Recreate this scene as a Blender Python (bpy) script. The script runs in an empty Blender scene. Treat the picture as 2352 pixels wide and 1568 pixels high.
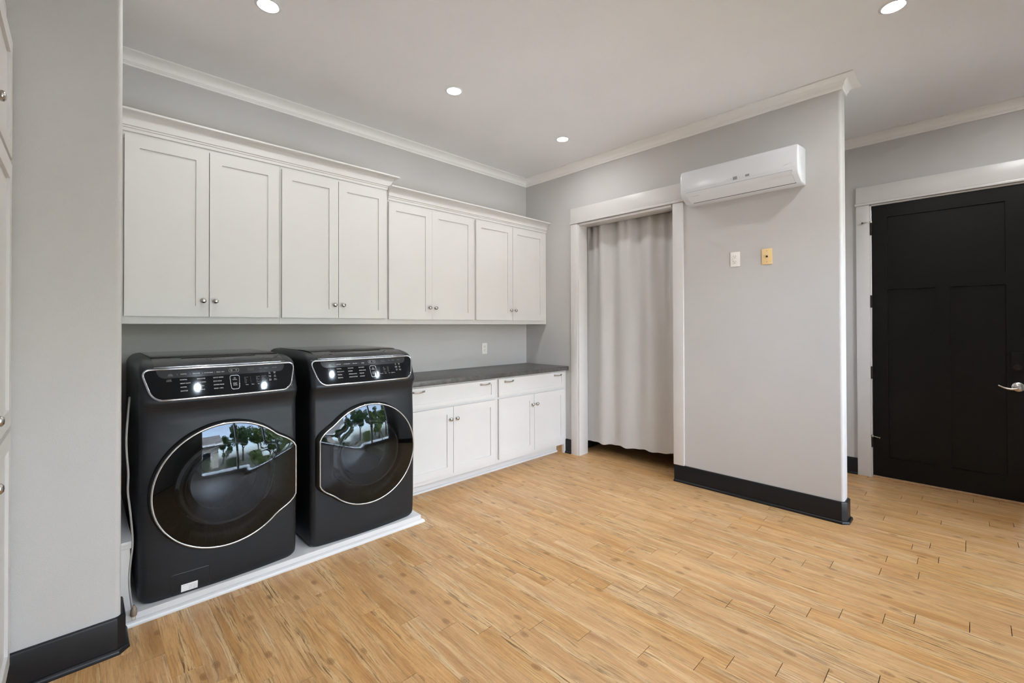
import bpy, bmesh, math, random
from mathutils import Vector, Matrix

# ---------------------------------------------------------------- camera, world, light, exposure
scene = bpy.context.scene
C = scene.collection
random.seed(7)

cam_d = bpy.data.cameras.new('camera')
cam_d.sensor_fit = 'HORIZONTAL'
cam_d.sensor_width = 36.0
cam_d.lens = 1023.08 / 2352 * 36.0
cam_d.shift_y = -43.28 / 2352
cam_d.clip_start = 0.02
cam = bpy.data.objects.new('camera', cam_d)
C.objects.link(cam)
R_ = Vector((0.71807334, -0.69596314, -0.00244697))
U_ = Vector((-0.00305353, -0.00666639, 0.99997312))
F_ = Vector((0.69596074, 0.71804656, 0.0069121))
cm = Matrix((( R_.x, U_.x, -F_.x, 0), (R_.y, U_.y, -F_.y, 0), (R_.z, U_.z, -F_.z, 0), (0, 0, 0, 1)))
cm.translation = Vector((0, 0, 1.356))
cam.matrix_world = cm
scene.camera = cam

scene.view_settings.view_transform = 'Standard'
scene.view_settings.look = 'None'
scene.view_settings.gamma = 1.0
scene.view_settings.use_curve_mapping = False
scene.view_settings.exposure = 0.76
scene.cycles.use_denoising = True
scene.cycles.max_bounces = 10
scene.cycles.diffuse_bounces = 6
scene.cycles.glossy_bounces = 5
scene.cycles.transparent_max_bounces = 12
scene.cycles.caustics_reflective = False
scene.cycles.caustics_refractive = False
scene.cycles.sample_clamp_indirect = 6.0

LAMP_W = 3.8          # watts of each recessed lamp
SKY = 3.2             # sky strength

world = bpy.data.worlds.new('sky'); scene.world = world
world.use_nodes = True
wn = world.node_tree; wn.nodes.clear()
wo = wn.nodes.new('ShaderNodeOutputWorld'); wb = wn.nodes.new('ShaderNodeBackground')
ws = wn.nodes.new('ShaderNodeTexSky')
ws.sky_type = 'NISHITA'; ws.sun_disc = False
ws.sun_elevation = math.radians(52); ws.sun_rotation = math.radians(20)
ws.air_density = 1.0; ws.dust_density = 3.0; ws.ozone_density = 1.0
wb.inputs['Strength'].default_value = SKY
wh = wn.nodes.new('ShaderNodeHueSaturation'); wh.inputs['Saturation'].default_value = 0.52
wn.links.new(ws.outputs[0], wh.inputs['Color']); wn.links.new(wh.outputs[0], wb.inputs['Color']); wn.links.new(wb.outputs[0], wo.inputs['Surface'])

sun_d = bpy.data.lights.new('sun', 'SUN'); sun_d.energy = 14.0; sun_d.angle = math.radians(0.53)
sun_d.color = (1.0, 0.99, 0.97)
sun = bpy.data.objects.new('sun', sun_d); C.objects.link(sun)
sun.rotation_euler = Vector((-0.25, -0.55, -0.8)).to_track_quat('-Z', 'Y').to_euler()   # shines from behind the house towards the garden

# ---------------------------------------------------------------- materials
MATS = {}
def nmat(name):
    m = bpy.data.materials.new(name); m.use_nodes = True
    nt = m.node_tree; b = nt.nodes['Principled BSDF']
    MATS[name] = m
    return m, nt, b
def link(nt, a, b): nt.links.new(a, b)
def node(nt, t, **kw):
    n = nt.nodes.new(t)
    for k, v in kw.items(): setattr(n, k, v)
    return n
def math_n(nt, op, a=None, b=None, clamp=False):
    n = node(nt, 'ShaderNodeMath', operation=op); n.use_clamp = clamp
    for i, v in enumerate((a, b)):
        if v is None: continue
        if isinstance(v, (int, float)): n.inputs[i].default_value = v
        else: link(nt, v, n.inputs[i])
    return n.outputs[0]
def mix_col(nt, fac, a, b, blend='MIX'):
    n = node(nt, 'ShaderNodeMix', data_type='RGBA', blend_type=blend)
    for s, v in ((n.inputs[0], fac), (n.inputs[6], a), (n.inputs[7], b)):
        if isinstance(v, (int, float)): s.default_value = v
        elif isinstance(v, tuple): s.default_value = v if len(v) == 4 else (*v, 1)
        else: link(nt, v, s)
    return n.outputs[2]
def ramp(nt, fac, stops):
    n = node(nt, 'ShaderNodeValToRGB'); cr = n.color_ramp
    while len(cr.elements) < len(stops): cr.elements.new(0.5)
    for e, (p, c) in zip(cr.elements, stops):
        e.position = p; e.color = (*c, 1) if len(c) == 3 else c
    link(nt, fac, n.inputs[0]); return n.outputs[0]
def noise(nt, vec, scale, detail=4, rough=0.5):
    n = node(nt, 'ShaderNodeTexNoise'); n.inputs['Scale'].default_value = scale
    n.inputs['Detail'].default_value = detail; n.inputs['Roughness'].default_value = rough
    if vec is not None: link(nt, vec, n.inputs['Vector'])
    return n.outputs['Fac']
def bump(nt, b, h, strength, dist):
    n = node(nt, 'ShaderNodeBump'); n.inputs['Strength'].default_value = strength
    n.inputs['Distance'].default_value = dist
    link(nt, h, n.inputs['Height']); link(nt, n.outputs[0], b.inputs['Normal'])
def geo_pos(nt): return node(nt, 'ShaderNodeNewGeometry').outputs['Position']

def plain(name, col, rough=0.5, metal=0.0, var=0.03, scale=14.0, coat=0.0, spec=0.5):
    m, nt, b = nmat(name)
    f = noise(nt, geo_pos(nt), scale, 3)
    d = tuple(c * (1 - var) for c in col); l = tuple(min(1, c * (1 + var)) for c in col)
    link(nt, ramp(nt, f, [(0.3, d), (0.7, l)]), b.inputs['Base Color'])
    b.inputs['Roughness'].default_value = rough; b.inputs['Metallic'].default_value = metal
    b.inputs['Coat Weight'].default_value = coat; b.inputs['Coat Roughness'].default_value = 0.05
    b.inputs['Specular IOR Level'].default_value = spec
    return m

def paint_wall(name, col):
    m, nt, b = nmat(name)
    p = geo_pos(nt)
    f = noise(nt, p, 2.2, 3)
    link(nt, ramp(nt, f, [(0.3, tuple(c * 0.985 for c in col)), (0.7, tuple(c * 1.015 for c in col))]), b.inputs['Base Color'])
    b.inputs['Roughness'].default_value = 0.62
    b.inputs['Specular IOR Level'].default_value = 0.35
    h = noise(nt, p, 210, 2, 0.55)
    bump(nt, b, ramp(nt, h, [(0.42, (0, 0, 0)), (0.66, (1, 1, 1))]), 0.28, 0.0012)
    return m

paint_wall('wall_paint', (0.513, 0.503, 0.492))
paint_wall('ceiling_paint', (0.79, 0.79, 0.80))
plain('white_paint', (0.618, 0.608, 0.592), 0.38, var=0.012, scale=5)
plain('trim_paint', (0.622, 0.609, 0.593), 0.34, var=0.012, scale=5)
plain('crown_paint', (0.83, 0.82, 0.80), 0.36, var=0.012, scale=5)
plain('black_paint', (0.0085, 0.009, 0.0108), 0.34, var=0.12, scale=30, spec=0.32)
plain('door_black', (0.0046, 0.0042, 0.0036), 0.38, var=0.12, scale=12, spec=0.20)
plain('nickel', (0.50, 0.48, 0.46), 0.26, 1.0, var=0.05, scale=60)
plain('bright_nickel', (0.72, 0.70, 0.66), 0.22, 1.0, var=0.05, scale=60)
plain('chrome', (0.56, 0.60, 0.66), 0.10, 1.0, var=0.02)
plain('bronze', (0.022, 0.016, 0.012), 0.45, 0.6, var=0.1, scale=50)
plain('plastic_white', (0.69, 0.715, 0.745), 0.22, var=0.005)
plain('plate_white', (0.82, 0.80, 0.76), 0.35, var=0.01)
plain('plate_almond', (0.82, 0.60, 0.30), 0.38, var=0.02)
plain('slot_dark', (0.02, 0.019, 0.018), 0.6, var=0.1)
plain('grey_mark', (0.28, 0.28, 0.29), 0.5, var=0.03)
plain('light_grey_mark', (0.55, 0.55, 0.56), 0.5, var=0.03)
plain('brass', (0.55, 0.38, 0.14), 0.3, 1.0, var=0.05)
plain('raw_wood', (0.42, 0.25, 0.12), 0.7, var=0.2, scale=40)
plain('cord_grey', (0.28, 0.27, 0.26), 0.5, var=0.06, scale=60)
plain('plug_tan', (0.22, 0.165, 0.12), 0.5, var=0.25, scale=80)
plain('appliance_glass', (0.0038, 0.0040, 0.0050), 0.05, var=0.05, spec=0.42)
plain('panel_band', (0.030, 0.031, 0.034), 0.10, var=0.03, spec=0.5)
plain('lettering_white', (0.75, 0.75, 0.76), 0.5, var=0.01)
plain('lettering_dim', (0.30, 0.30, 0.31), 0.5, var=0.01)
plain('gasket', (0.006, 0.006, 0.006), 0.35, var=0.1)
plain('drum_metal', (0.46, 0.47, 0.48), 0.34, 0.55, var=0.06, scale=30)
plain('bowl_rim', (0.20, 0.205, 0.215), 0.10, 0.4, var=0.05, scale=30)
plain('sticker_white', (0.80, 0.80, 0.79), 0.5, var=0.01)
plain('sky_frame', (0.80, 0.79, 0.77), 0.4, var=0.01)
plain('house_wall', (0.34, 0.30, 0.26), 0.8, var=0.06)
plain('roof_shingle', (0.16, 0.14, 0.13), 0.85, var=0.25, scale=20)
plain('bark', (0.11, 0.08, 0.055), 0.9, var=0.3, scale=20)
plain('leaf_dark', (0.045, 0.085, 0.025), 0.55, var=0.35, scale=4)
plain('leaf_light', (0.12, 0.17, 0.045), 0.55, var=0.35, scale=4)
plain('lawn', (0.060, 0.058, 0.036), 0.9, var=0.35, scale=3)
plain('patio', (0.56, 0.56, 0.55), 0.85, var=0.1, scale=3)

def mk_steel():
    m, nt, b = nmat('black_steel')
    p = geo_pos(nt); mp = node(nt, 'ShaderNodeMapping'); mp.inputs['Scale'].default_value = (3, 3, 420)
    link(nt, p, mp.inputs['Vector'])
    f = noise(nt, mp.outputs[0], 1.0, 3)
    sm = noise(nt, p, 5.0, 4, 0.6)
    base = ramp(nt, f, [(0.3, (0.0185, 0.0192, 0.0215)), (0.7, (0.0255, 0.0262, 0.029))])
    link(nt, base, b.inputs['Base Color'])
    b.inputs['Metallic'].default_value = 0.25
    b.inputs['Coat Weight'].default_value = 0.10; b.inputs['Coat Roughness'].default_value = 0.12; b.inputs['Specular IOR Level'].default_value = 0.28
    rr = math_n(nt, 'MULTIPLY_ADD', sm, 0.20); rr.node.inputs[2].default_value = 0.24
    link(nt, rr, b.inputs['Roughness'])
    b.inputs['Anisotropic'].default_value = 0.35
    return m
mk_steel()

def mk_counter():
    m, nt, b = nmat('counter_laminate')
    p = geo_pos(nt)
    a = noise(nt, p, 26, 6, 0.65); c = noise(nt, p, 240, 3, 0.6); d = noise(nt, p, 5, 3)
    col = ramp(nt, a, [(0.32, (0.062, 0.058, 0.053)), (0.55, (0.098, 0.094, 0.088)), (0.75, (0.150, 0.145, 0.136))])
    col = mix_col(nt, 0.55, col, ramp(nt, c, [(0.35, (0.25, 0.25, 0.25)), (0.65, (1, 1, 1))]), 'MULTIPLY')
    col = mix_col(nt, 0.35, col, ramp(nt, d, [(0.3, (0.6, 0.6, 0.6)), (0.7, (1, 1, 1))]), 'MULTIPLY')
    col = mix_col(nt, 1.0, col, (1.08, 1.08, 1.08), 'MULTIPLY')
    link(nt, col, b.inputs['Base Color']); b.inputs['Roughness'].default_value = 0.33
    return m
mk_counter()

def mk_curtain():
    m, nt, b = nmat('curtain_cloth')
    p = geo_pos(nt)
    w = noise(nt, p, 500, 2)
    link(nt, ramp(nt, w, [(0.3, (0.515, 0.508, 0.498)), (0.7, (0.56, 0.553, 0.543))]), b.inputs['Base Color'])
    b.inputs['Roughness'].default_value = 0.85
    b.inputs['Sheen Weight'].default_value = 0.15
    bump(nt, b, w, 0.15, 0.0006)
    return m
mk_curtain()

def mk_floor():
    m, nt, b = nmat('floor_wood')
    oi = node(nt, 'ShaderNodeObjectInfo'); g = node(nt, 'ShaderNodeNewGeometry')
    rnd = math_n(nt, 'FRACT', math_n(nt, 'ADD', oi.outputs['Random'], g.outputs['Random Per Island']))
    r2 = math_n(nt, 'FRACT', math_n(nt, 'MULTIPLY', rnd, 17.31))
    r3 = math_n(nt, 'FRACT', math_n(nt, 'MULTIPLY', rnd, 53.77))
    off = node(nt, 'ShaderNodeCombineXYZ')
    link(nt, math_n(nt, 'MULTIPLY', rnd, 31.0), off.inputs[0])
    link(nt, math_n(nt, 'MULTIPLY', r2, 47.0), off.inputs[1])
    add = node(nt, 'ShaderNodeVectorMath', operation='ADD')
    link(nt, g.outputs['Position'], add.inputs[0]); link(nt, off.outputs[0], add.inputs[1])
    P = add.outputs[0]
    # gentle wander of the grain
    wv = node(nt, 'ShaderNodeTexNoise'); wv.inputs['Scale'].default_value = 2.2; wv.inputs['Detail'].default_value = 2
    link(nt, P, wv.inputs['Vector'])
    wob = node(nt, 'ShaderNodeVectorMath', operation='MULTIPLY_ADD')
    link(nt, wv.outputs['Color'], wob.inputs[0]); wob.inputs[1].default_value = (0.035, 0, 0); link(nt, P, wob.inputs[2])
    def stretched(sx, sy, detail, rough, src=wob.outputs[0]):
        mp = node(nt, 'ShaderNodeMapping'); mp.inputs['Scale'].default_value = (sx, sy, 1)
        link(nt, src, mp.inputs['Vector']); return noise(nt, mp.outputs[0], 1.0, detail, rough)
    broad = stretched(16, 1.3, 3, 0.5)
    strk = stretched(120, 5.0, 6, 0.72)
    fine = stretched(330, 9, 3, 0.6)
    speck = stretched(170, 24, 4, 0.65)
    col = ramp(nt, broad, [(0.28, (0.460, 0.245, 0.100)), (0.45, (0.570, 0.330, 0.148)), (0.62, (0.640, 0.395, 0.190)), (0.8, (0.700, 0.470, 0.255))])
    # bundles of pale and dark weathered grain, strong only in some bands of a board
    band = ramp(nt, stretched(19, 1.0, 2, 0.5), [(0.50, (0, 0, 0)), (0.60, (1, 1, 1))])
    col = mix_col(nt, math_n(nt, 'MULTIPLY', band, 0.55), col, (0.68, 0.475, 0.255))
    s = ramp(nt, strk, [(0.50, (0, 0, 0)), (0.57, (1, 1, 1))])
    k_ = math_n(nt, 'MULTIPLY_ADD', band, 0.62); k_.node.inputs[2].default_value = 0.32
    amt = math_n(nt, 'MULTIPLY', s, k_)
    k2 = math_n(nt, 'MULTIPLY_ADD', r3, 0.5); k2.node.inputs[2].default_value = 0.6
    amt = math_n(nt, 'MULTIPLY', amt, k2)
    col = mix_col(nt, amt, col, (0.185, 0.098, 0.040))
    ps = ramp(nt, stretched(95, 2.2, 4, 0.6), [(0.52, (0, 0, 0)), (0.66, (1, 1, 1))])
    col = mix_col(nt, math_n(nt, 'MULTIPLY', ps, math_n(nt, 'MULTIPLY', band, 0.6)), col, (0.78, 0.60, 0.37))
    # small dashes and brown clouds
    sp = ramp(nt, speck, [(0.60, (0, 0, 0)), (0.70, (1, 1, 1))])
    col = mix_col(nt, math_n(nt, 'MULTIPLY', sp, 0.50), col, (0.20, 0.105, 0.045))
    cl = ramp(nt, stretched(24, 4.5, 5, 0.65), [(0.54, (0, 0, 0)), (0.70, (1, 1, 1))])
    col = mix_col(nt, math_n(nt, 'MULTIPLY', cl, 0.46), col, (0.315, 0.180, 0.088))
    # knots
    mp = node(nt, 'ShaderNodeMapping'); mp.inputs['Scale'].default_value = (7.5, 4.2, 1); link(nt, P, mp.inputs['Vector'])
    vo = node(nt, 'ShaderNodeTexVoronoi'); vo.inputs['Scale'].default_value = 1.0; vo.voronoi_dimensions = '2D'
    link(nt, mp.outputs[0], vo.inputs['Vector'])
    sep = node(nt, 'ShaderNodeSeparateColor'); link(nt, vo.outputs['Color'], sep.inputs[0])
    has = math_n(nt, 'GREATER_THAN', sep.outputs[0], 0.62)
    kn = ramp(nt, vo.outputs['Distance'], [(0.0, (0.45, 0.45, 0.45)), (0.035, (1, 1, 1)), (0.055, (0.45, 0.45, 0.45)), (0.075, (0.75, 0.75, 0.75)), (0.12, (0, 0, 0))])
    col = mix_col(nt, math_n(nt, 'MULTIPLY', math_n(nt, 'MULTIPLY', kn, has), 0.72), col, (0.20, 0.095, 0.034))
    # fine grain and board tone
    fg = ramp(nt, fine, [(0.3, (0.78, 0.76, 0.73)), (0.7, (1.08, 1.08, 1.08))])
    col = mix_col(nt, 1.0, col, fg, 'MULTIPLY')
    hs = node(nt, 'ShaderNodeHueSaturation')
    hs.inputs['Hue'].default_value = 0.5
    v = math_n(nt, 'MULTIPLY_ADD', r2, 0.10); v.node.inputs[2].default_value = 0.97
    sa = math_n(nt, 'MULTIPLY_ADD', r3, 0.08); sa.node.inputs[2].default_value = 1.0
    link(nt, v, hs.inputs['Value']); link(nt, sa, hs.inputs['Saturation']); link(nt, col, hs.inputs['Color'])
    link(nt, hs.outputs[0], b.inputs['Base Color'])
    ro = math_n(nt, 'MULTIPLY_ADD', fine, 0.16); ro.node.inputs[2].default_value = 0.27
    link(nt, ro, b.inputs['Roughness'])
    b.inputs['Specular IOR Level'].default_value = 0.45
    bump(nt, b, fine, 0.10, 0.0008)
    return m
mk_floor()

def mk_tint_glass(name, tint, ior=1.52, gloss=(1, 1, 1)):
    m = bpy.data.materials.new(name); m.use_nodes = True; MATS[name] = m
    nt = m.node_tree; nt.nodes.clear()
    o = node(nt, 'ShaderNodeOutputMaterial'); t = node(nt, 'ShaderNodeBsdfTransparent'); g = node(nt, 'ShaderNodeBsdfGlossy')
    t.inputs[0].default_value = (*tint, 1); g.inputs['Roughness'].default_value = 0.012; g.inputs['Color'].default_value = (*gloss, 1)
    f = node(nt, 'ShaderNodeFresnel'); f.inputs['IOR'].default_value = ior
    mx = node(nt, 'ShaderNodeMixShader')
    link(nt, f.outputs[0], mx.inputs[0]); link(nt, t.outputs[0], mx.inputs[1]); link(nt, g.outputs[0], mx.inputs[2])
    link(nt, mx.outputs[0], o.inputs['Surface'])
    return m
mk_tint_glass('door_glass_dark', (0.26, 0.265, 0.275), 1.52, (0.72, 0.85, 1.0))
for n_ in ('appliance_glass', 'black_steel', 'panel_band'):
    MATS[n_].node_tree.nodes['Principled BSDF'].inputs['Specular Tint'].default_value = (0.72, 0.86, 1.0, 1)
mk_tint_glass('window_glass', (0.96, 0.97, 0.97), 1.45)

def mk_emit(name, col, s):
    m = bpy.data.materials.new(name); m.use_nodes = True; MATS[name] = m
    nt = m.node_tree; nt.nodes.clear()
    o = node(nt, 'ShaderNodeOutputMaterial'); e = node(nt, 'ShaderNodeEmission')
    e.inputs[0].default_value = (*col, 1); e.inputs[1].default_value = s
    link(nt, e.outputs[0], o.inputs['Surface'])
mk_emit('lamp_lens', (1.0, 0.97, 0.92), 14.0)

# ---------------------------------------------------------------- mesh helpers
def obj(name, bm, mat, parent=None, smooth=False, loc=None):
    me = bpy.data.meshes.new(name)
    bmesh.ops.recalc_face_normals(bm, faces=bm.faces)
    if smooth:
        for f in bm.faces: f.smooth = True
    bm.to_mesh(me); bm.free()
    me.materials.append(MATS[mat])
    o = bpy.data.objects.new(name, me); C.objects.link(o)
    if smooth == 'auto':
        try: me.set_sharp_from_angle(angle=math.radians(35))
        except Exception: pass
    if parent is not None: o.parent = parent
    if loc is not None: o.location = loc
    return o
def tag(o, label, cat, group=None, kind=None):
    if label: o['label'] = label
    if cat: o['category'] = cat
    if group: o['group'] = group
    if kind: o['kind'] = kind
    return o
def struct(o, label, cat):
    return tag(o, label, cat, kind='structure')
def thing(name, label, cat, loc=(0, 0, 0), group=None, kind=None):
    o = bpy.data.objects.new(name, None); C.objects.link(o)
    o.empty_display_size = 0.1; o.location = loc
    return tag(o, label, cat, group, kind)
def box(bm, lo, hi, bevel=0.0):
    b2 = bmesh.new(); bmesh.ops.create_cube(b2, size=1.0)
    for v in b2.verts:
        v.co = Vector([(lo[i] + hi[i]) / 2 + v.co[i] * (hi[i] - lo[i]) for i in range(3)])
    if bevel > 0:
        bmesh.ops.bevel(b2, geom=list(b2.edges), offset=bevel, segments=2, profile=0.6, affect='EDGES')
    me = bpy.data.meshes.new('tmp'); b2.to_mesh(me); b2.free(); bm.from_mesh(me); bpy.data.meshes.remove(me)
    return bm
def bxo(name, lo, hi, mat, parent=None, bevel=0.0, off=(0, 0, 0)):
    bm = bmesh.new(); box(bm, [lo[i] - off[i] for i in range(3)], [hi[i] - off[i] for i in range(3)], bevel)
    return obj(name, bm, mat, parent, smooth=('auto' if bevel else False))
def prism(bm, pts, z0, z1):
    vb = [bm.verts.new((x, y, z0)) for x, y in pts]; vt = [bm.verts.new((x, y, z1)) for x, y in pts]
    n = len(pts)
    for i in range(n):
        bm.faces.new((vb[i], vb[(i + 1) % n], vt[(i + 1) % n], vt[i]))
    bm.faces.new(vb[::-1]); bm.faces.new(vt)
def sweep(bm, path, prof, segs=None):
    """profile (out, z) carried along path (x, y); 'out' points to the right of travel, mitred corners"""
    n = len(path); rings = []
    for i in range(n):
        dirs = []
        if i > 0: dirs.append((Vector(path[i]) - Vector(path[i - 1])).normalized())
        if i < n - 1: dirs.append((Vector(path[i + 1]) - Vector(path[i])).normalized())
        ns = [Vector((d.y, -d.x)) for d in dirs]
        m = sum(ns, Vector((0, 0)))
        m = m.normalized(); k = 1.0 / max(0.2, m.dot(ns[0]))
        rings.append([(path[i][0] + m.x * o * k, path[i][1] + m.y * o * k, z) for o, z in prof])
    if segs is None: segs = range(n - 1)
    segs = list(segs)
    idx = sorted(set(segs) | {s + 1 for s in segs})
    vr = {i: [bm.verts.new(p) for p in rings[i]] for i in idx}
    for s in segs:
        a, b = vr[s], vr[s + 1]; k = len(prof)
        for j in range(k):
            bm.faces.new((a[j], a[(j + 1) % k], b[(j + 1) % k], b[j]))
    bm.faces.new(vr[segs[0]]); bm.faces.new(vr[segs[-1] + 1][::-1])
def lathe(bm, prof, axis=(0, 0, 1), origin=(0, 0, 0), n=24):
    """prof = list of (radius, height along axis)"""
    q = Vector((0, 0, 1)).rotation_difference(Vector(axis)).to_matrix()
    o = Vector(origin); rings = []
    for r, h in prof:
        if r < 1e-6: rings.append([bm.verts.new(o + q @ Vector((0, 0, h)))])
        else: rings.append([bm.verts.new(o + q @ Vector((r * math.cos(2 * math.pi * i / n), r * math.sin(2 * math.pi * i / n), h))) for i in range(n)])
    for a, b in zip(rings, rings[1:]):
        for i in range(n):
            j = (i + 1) % n
            if len(a) == 1 and len(b) == 1: continue
            if len(a) == 1: bm.faces.new((a[0], b[i], b[j]))
            elif len(b) == 1: bm.faces.new((a[i], b[0], a[j]))
            else: bm.faces.new((a[i], b[i], b[j], a[j]))
    if len(rings[0]) > 1: bm.faces.new(rings[0][::-1])
    if len(rings[-1]) > 1: bm.faces.new(rings[-1])
def tube(bm, pts, r, n=10, closed=False, flat=1.0):
    pts = [Vector(p) for p in pts]; m = len(pts); rings = []
    up = None
    for i in range(m):
        if closed: t = (pts[(i + 1) % m] - pts[i - 1]).normalized()
        else: t = (pts[min(i + 1, m - 1)] - pts[max(i - 1, 0)]).normalized()
        if up is None:
            up = Vector((0, 1, 0)) if abs(t.y) < 0.9 else Vector((1, 0, 0))
        a = up - t * up.dot(t)
        a.normalize(); b = t.cross(a); up = a
        rr = r[i] if isinstance(r, (list, tuple)) else r
        rings.append([bm.verts.new(pts[i] + a * rr * flat * math.cos(2 * math.pi * k / n) + b * rr * math.sin(2 * math.pi * k / n)) for k in range(n)])
    last = m if closed else m - 1
    for i in range(last):
        a, b = rings[i], rings[(i + 1) % m]
        for k in range(n):
            bm.faces.new((a[k], a[(k + 1) % n], b[(k + 1) % n], b[k]))
    if not closed:
        bm.faces.new(rings[0][::-1]); bm.faces.new(rings[-1])

# ---------------------------------------------------------------- room dimensions
XB, YA, ZC = 3.747, 3.626, 3.048       # cupboard-wall corner and ceiling
XC = 5.09                               # hall wall
XW, YS = -0.80, -0.90                   # wall beside / behind the viewer
YE = 0.613                              # free end of the partition
XB2 = XB + 0.13
T = 0.14

# ---------------------------------------------------------------- floor: boards one by one
floor = bxo('floor', (XW - T, YS - T, -0.06), (XC + T, YA + T, -0.012), 'slot_dark')
struct(floor, 'honey coloured wood plank floor', 'floor')
PW, PL = 0.0985, 0.79
joint = {}
for x, y in [(0.936,1.52),(1.169,1.652),(1.275,1.518),(1.376,1.407),(1.457,2.171),(1.567,1.977),(1.671,1.748),(1.775,1.561),(1.867,2.265),
             (1.975,2.117),(2.077,1.98),(2.181,1.835),(2.375,0.671),(2.472,0.544),(2.569,0.437),(2.664,0.291),(2.761,0.191),(2.857,0.015),
             (2.96,-0.114),(3.071,0.561),(3.16,0.359),(3.254,0.208),(3.355,0.352),(3.455,0.225),(3.596,0.141),(3.701,0.262),(3.908,0.034),
             (4.011,0.437),(4.106,-0.191),(4.207,0.154),(4.317,0.283)]:
    joint[round((x - 2.375) / PW)] = y
def in_view(x, y):
    d = Vector((x, y, -1.356)); w = d.dot(F_)
    if w < 0.3: return False
    return abs(d.dot(R_) / w) < 1.25 and -1.0 < d.dot(U_) / w
me_plank = None
rest = bmesh.new()
plank_mesh = bmesh.new(); box(plank_mesh, (-PW / 2 + 0.00015, 0.0013, -0.012), (PW / 2 - 0.00015, PL - 0.0013, 0.0), 0.0004)
me_plank = bpy.data.meshes.new('plank'); plank_mesh.to_mesh(me_plank); plank_mesh.free(); me_plank.materials.append(MATS['floor_wood'])
n_plank = 0
for k in range(-33, 28):
    xc = 2.375 + k * PW
    if xc - PW / 2 < XW or xc + PW / 2 > XC + 0.06: continue
    y0 = joint.get(k, 0.671 - 0.148 * k + random.uniform(-0.05, 0.05))
    y = y0 + math.floor((YS - y0) / PL) * PL
    while y < YA:
        a, b = max(y, YS), min(y + PL, YA)
        if b - a > 0.02:
            vis = any(in_view(xc, a + (b - a) * t) for t in (0.02, 0.25, 0.5, 0.75, 0.98))
            behind = (xc < 1.65 and a > 2.75) or (1.65 < xc < XB and a > 3.2) or (xc < 0.1 and a > 2.5) or (XB2 < xc and a > 1.0)
            if vis and not behind and n_plank < 296:
                if a == y and b == y + PL:
                    o = bpy.data.objects.new('plank', me_plank); C.objects.link(o); o.parent = floor; o.location = (xc, y, 0)
                else:
                    bm = bmesh.new(); box(bm, (-PW / 2 + 0.00015, 0.0013, -0.012), (PW / 2 - 0.00015, b - a - 0.0013, 0), 0.0004)
                    o = obj('plank', bm, 'floor_wood', floor, loc=(xc, a, 0))
                n_plank += 1
            else:
                box(rest, (xc - PW / 2 + 0.00015, a + 0.0013, -0.012), (xc + PW / 2 - 0.00015, b - 0.0013, 0))
        y += PL
o = obj('plank', rest, 'floor_wood', floor); o['kind'] = 'stuff'

# ---------------------------------------------------------------- walls and ceiling
struct(bxo('ceiling', (XW - T, YS - T, ZC), (XC + T, YA + T, ZC + 0.1), 'ceiling_paint'), 'flat greige painted ceiling', 'ceiling')
struct(bxo('wall_back', (XW - T, YA, -0.06), (XC + T, YA + T, ZC), 'wall_paint'), 'greige wall behind the white cupboards', 'wall')
# partition with the curtained opening
OY0, OY1, OZ = 1.817, 2.866, 2.42
bm = bmesh.new()
box(bm, (XB, OY1, -0.012), (XB2, YA, ZC)); box(bm, (XB, OY0, OZ), (XB2, OY1, ZC))
r = 0.022; pts = [(XB, OY0)]
for i in range(7):
    a = math.pi + i * math.pi / 12; pts.append((XB + r + r * math.cos(a), YE + r + r * math.sin(a)))
for i in range(7):
    a = 1.5 * math.pi + i * math.pi / 12; pts.append((XB2 - r + r * math.cos(a), YE + r + r * math.sin(a)))
pts.append((XB2, OY0)); prism(bm, pts, -0.012, ZC)
wr = obj('wall_right', bm, 'wall_paint', smooth='auto')
struct(wr, 'greige partition wall with curtained doorway and rounded free end', 'wall')
# hall wall with door opening
DY1, DY0, DZ = 0.632, -0.295, 2.43
bm = bmesh.new()
box(bm, (XC, DY1, -0.06), (XC + T, YA, ZC)); box(bm, (XC, DY0, DZ), (XC + T, DY1, ZC)); box(bm, (XC, YS - T, -0.06), (XC + T, DY0, ZC))
struct(obj('wall_hall', bm, 'wall_paint'), 'greige hall wall around the black door', 'wall')
struct(bxo('wall_closet', (XB2, 1.0, -0.012), (XC, 1.1, ZC), 'wall_paint'), 'greige wall closing the closet behind the partition', 'wall')
# stub wall on the left, rounded corner
bm = bmesh.new(); r = 0.02; XL, YL = 0.126, 2.49
pts = [(XW - T, YA), (XW - T, YL)]
for i in range(7):
    a = -math.pi / 2 + i * math.pi / 12; pts.append((XL - r + r * math.cos(a), YL + r + r * math.sin(a)))
pts.append((XL, YA)); prism(bm, pts, -0.012, ZC)
struct(obj('wall_left', bm, 'wall_paint', smooth='auto'), 'pale greige stub wall with rounded corner beside the washer', 'wall')
struct(bxo('wall_side', (XW - T, YS - T, -0.06), (XW, YL, ZC), 'wall_paint'), 'greige wall behind the tall cupboard', 'wall')
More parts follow.
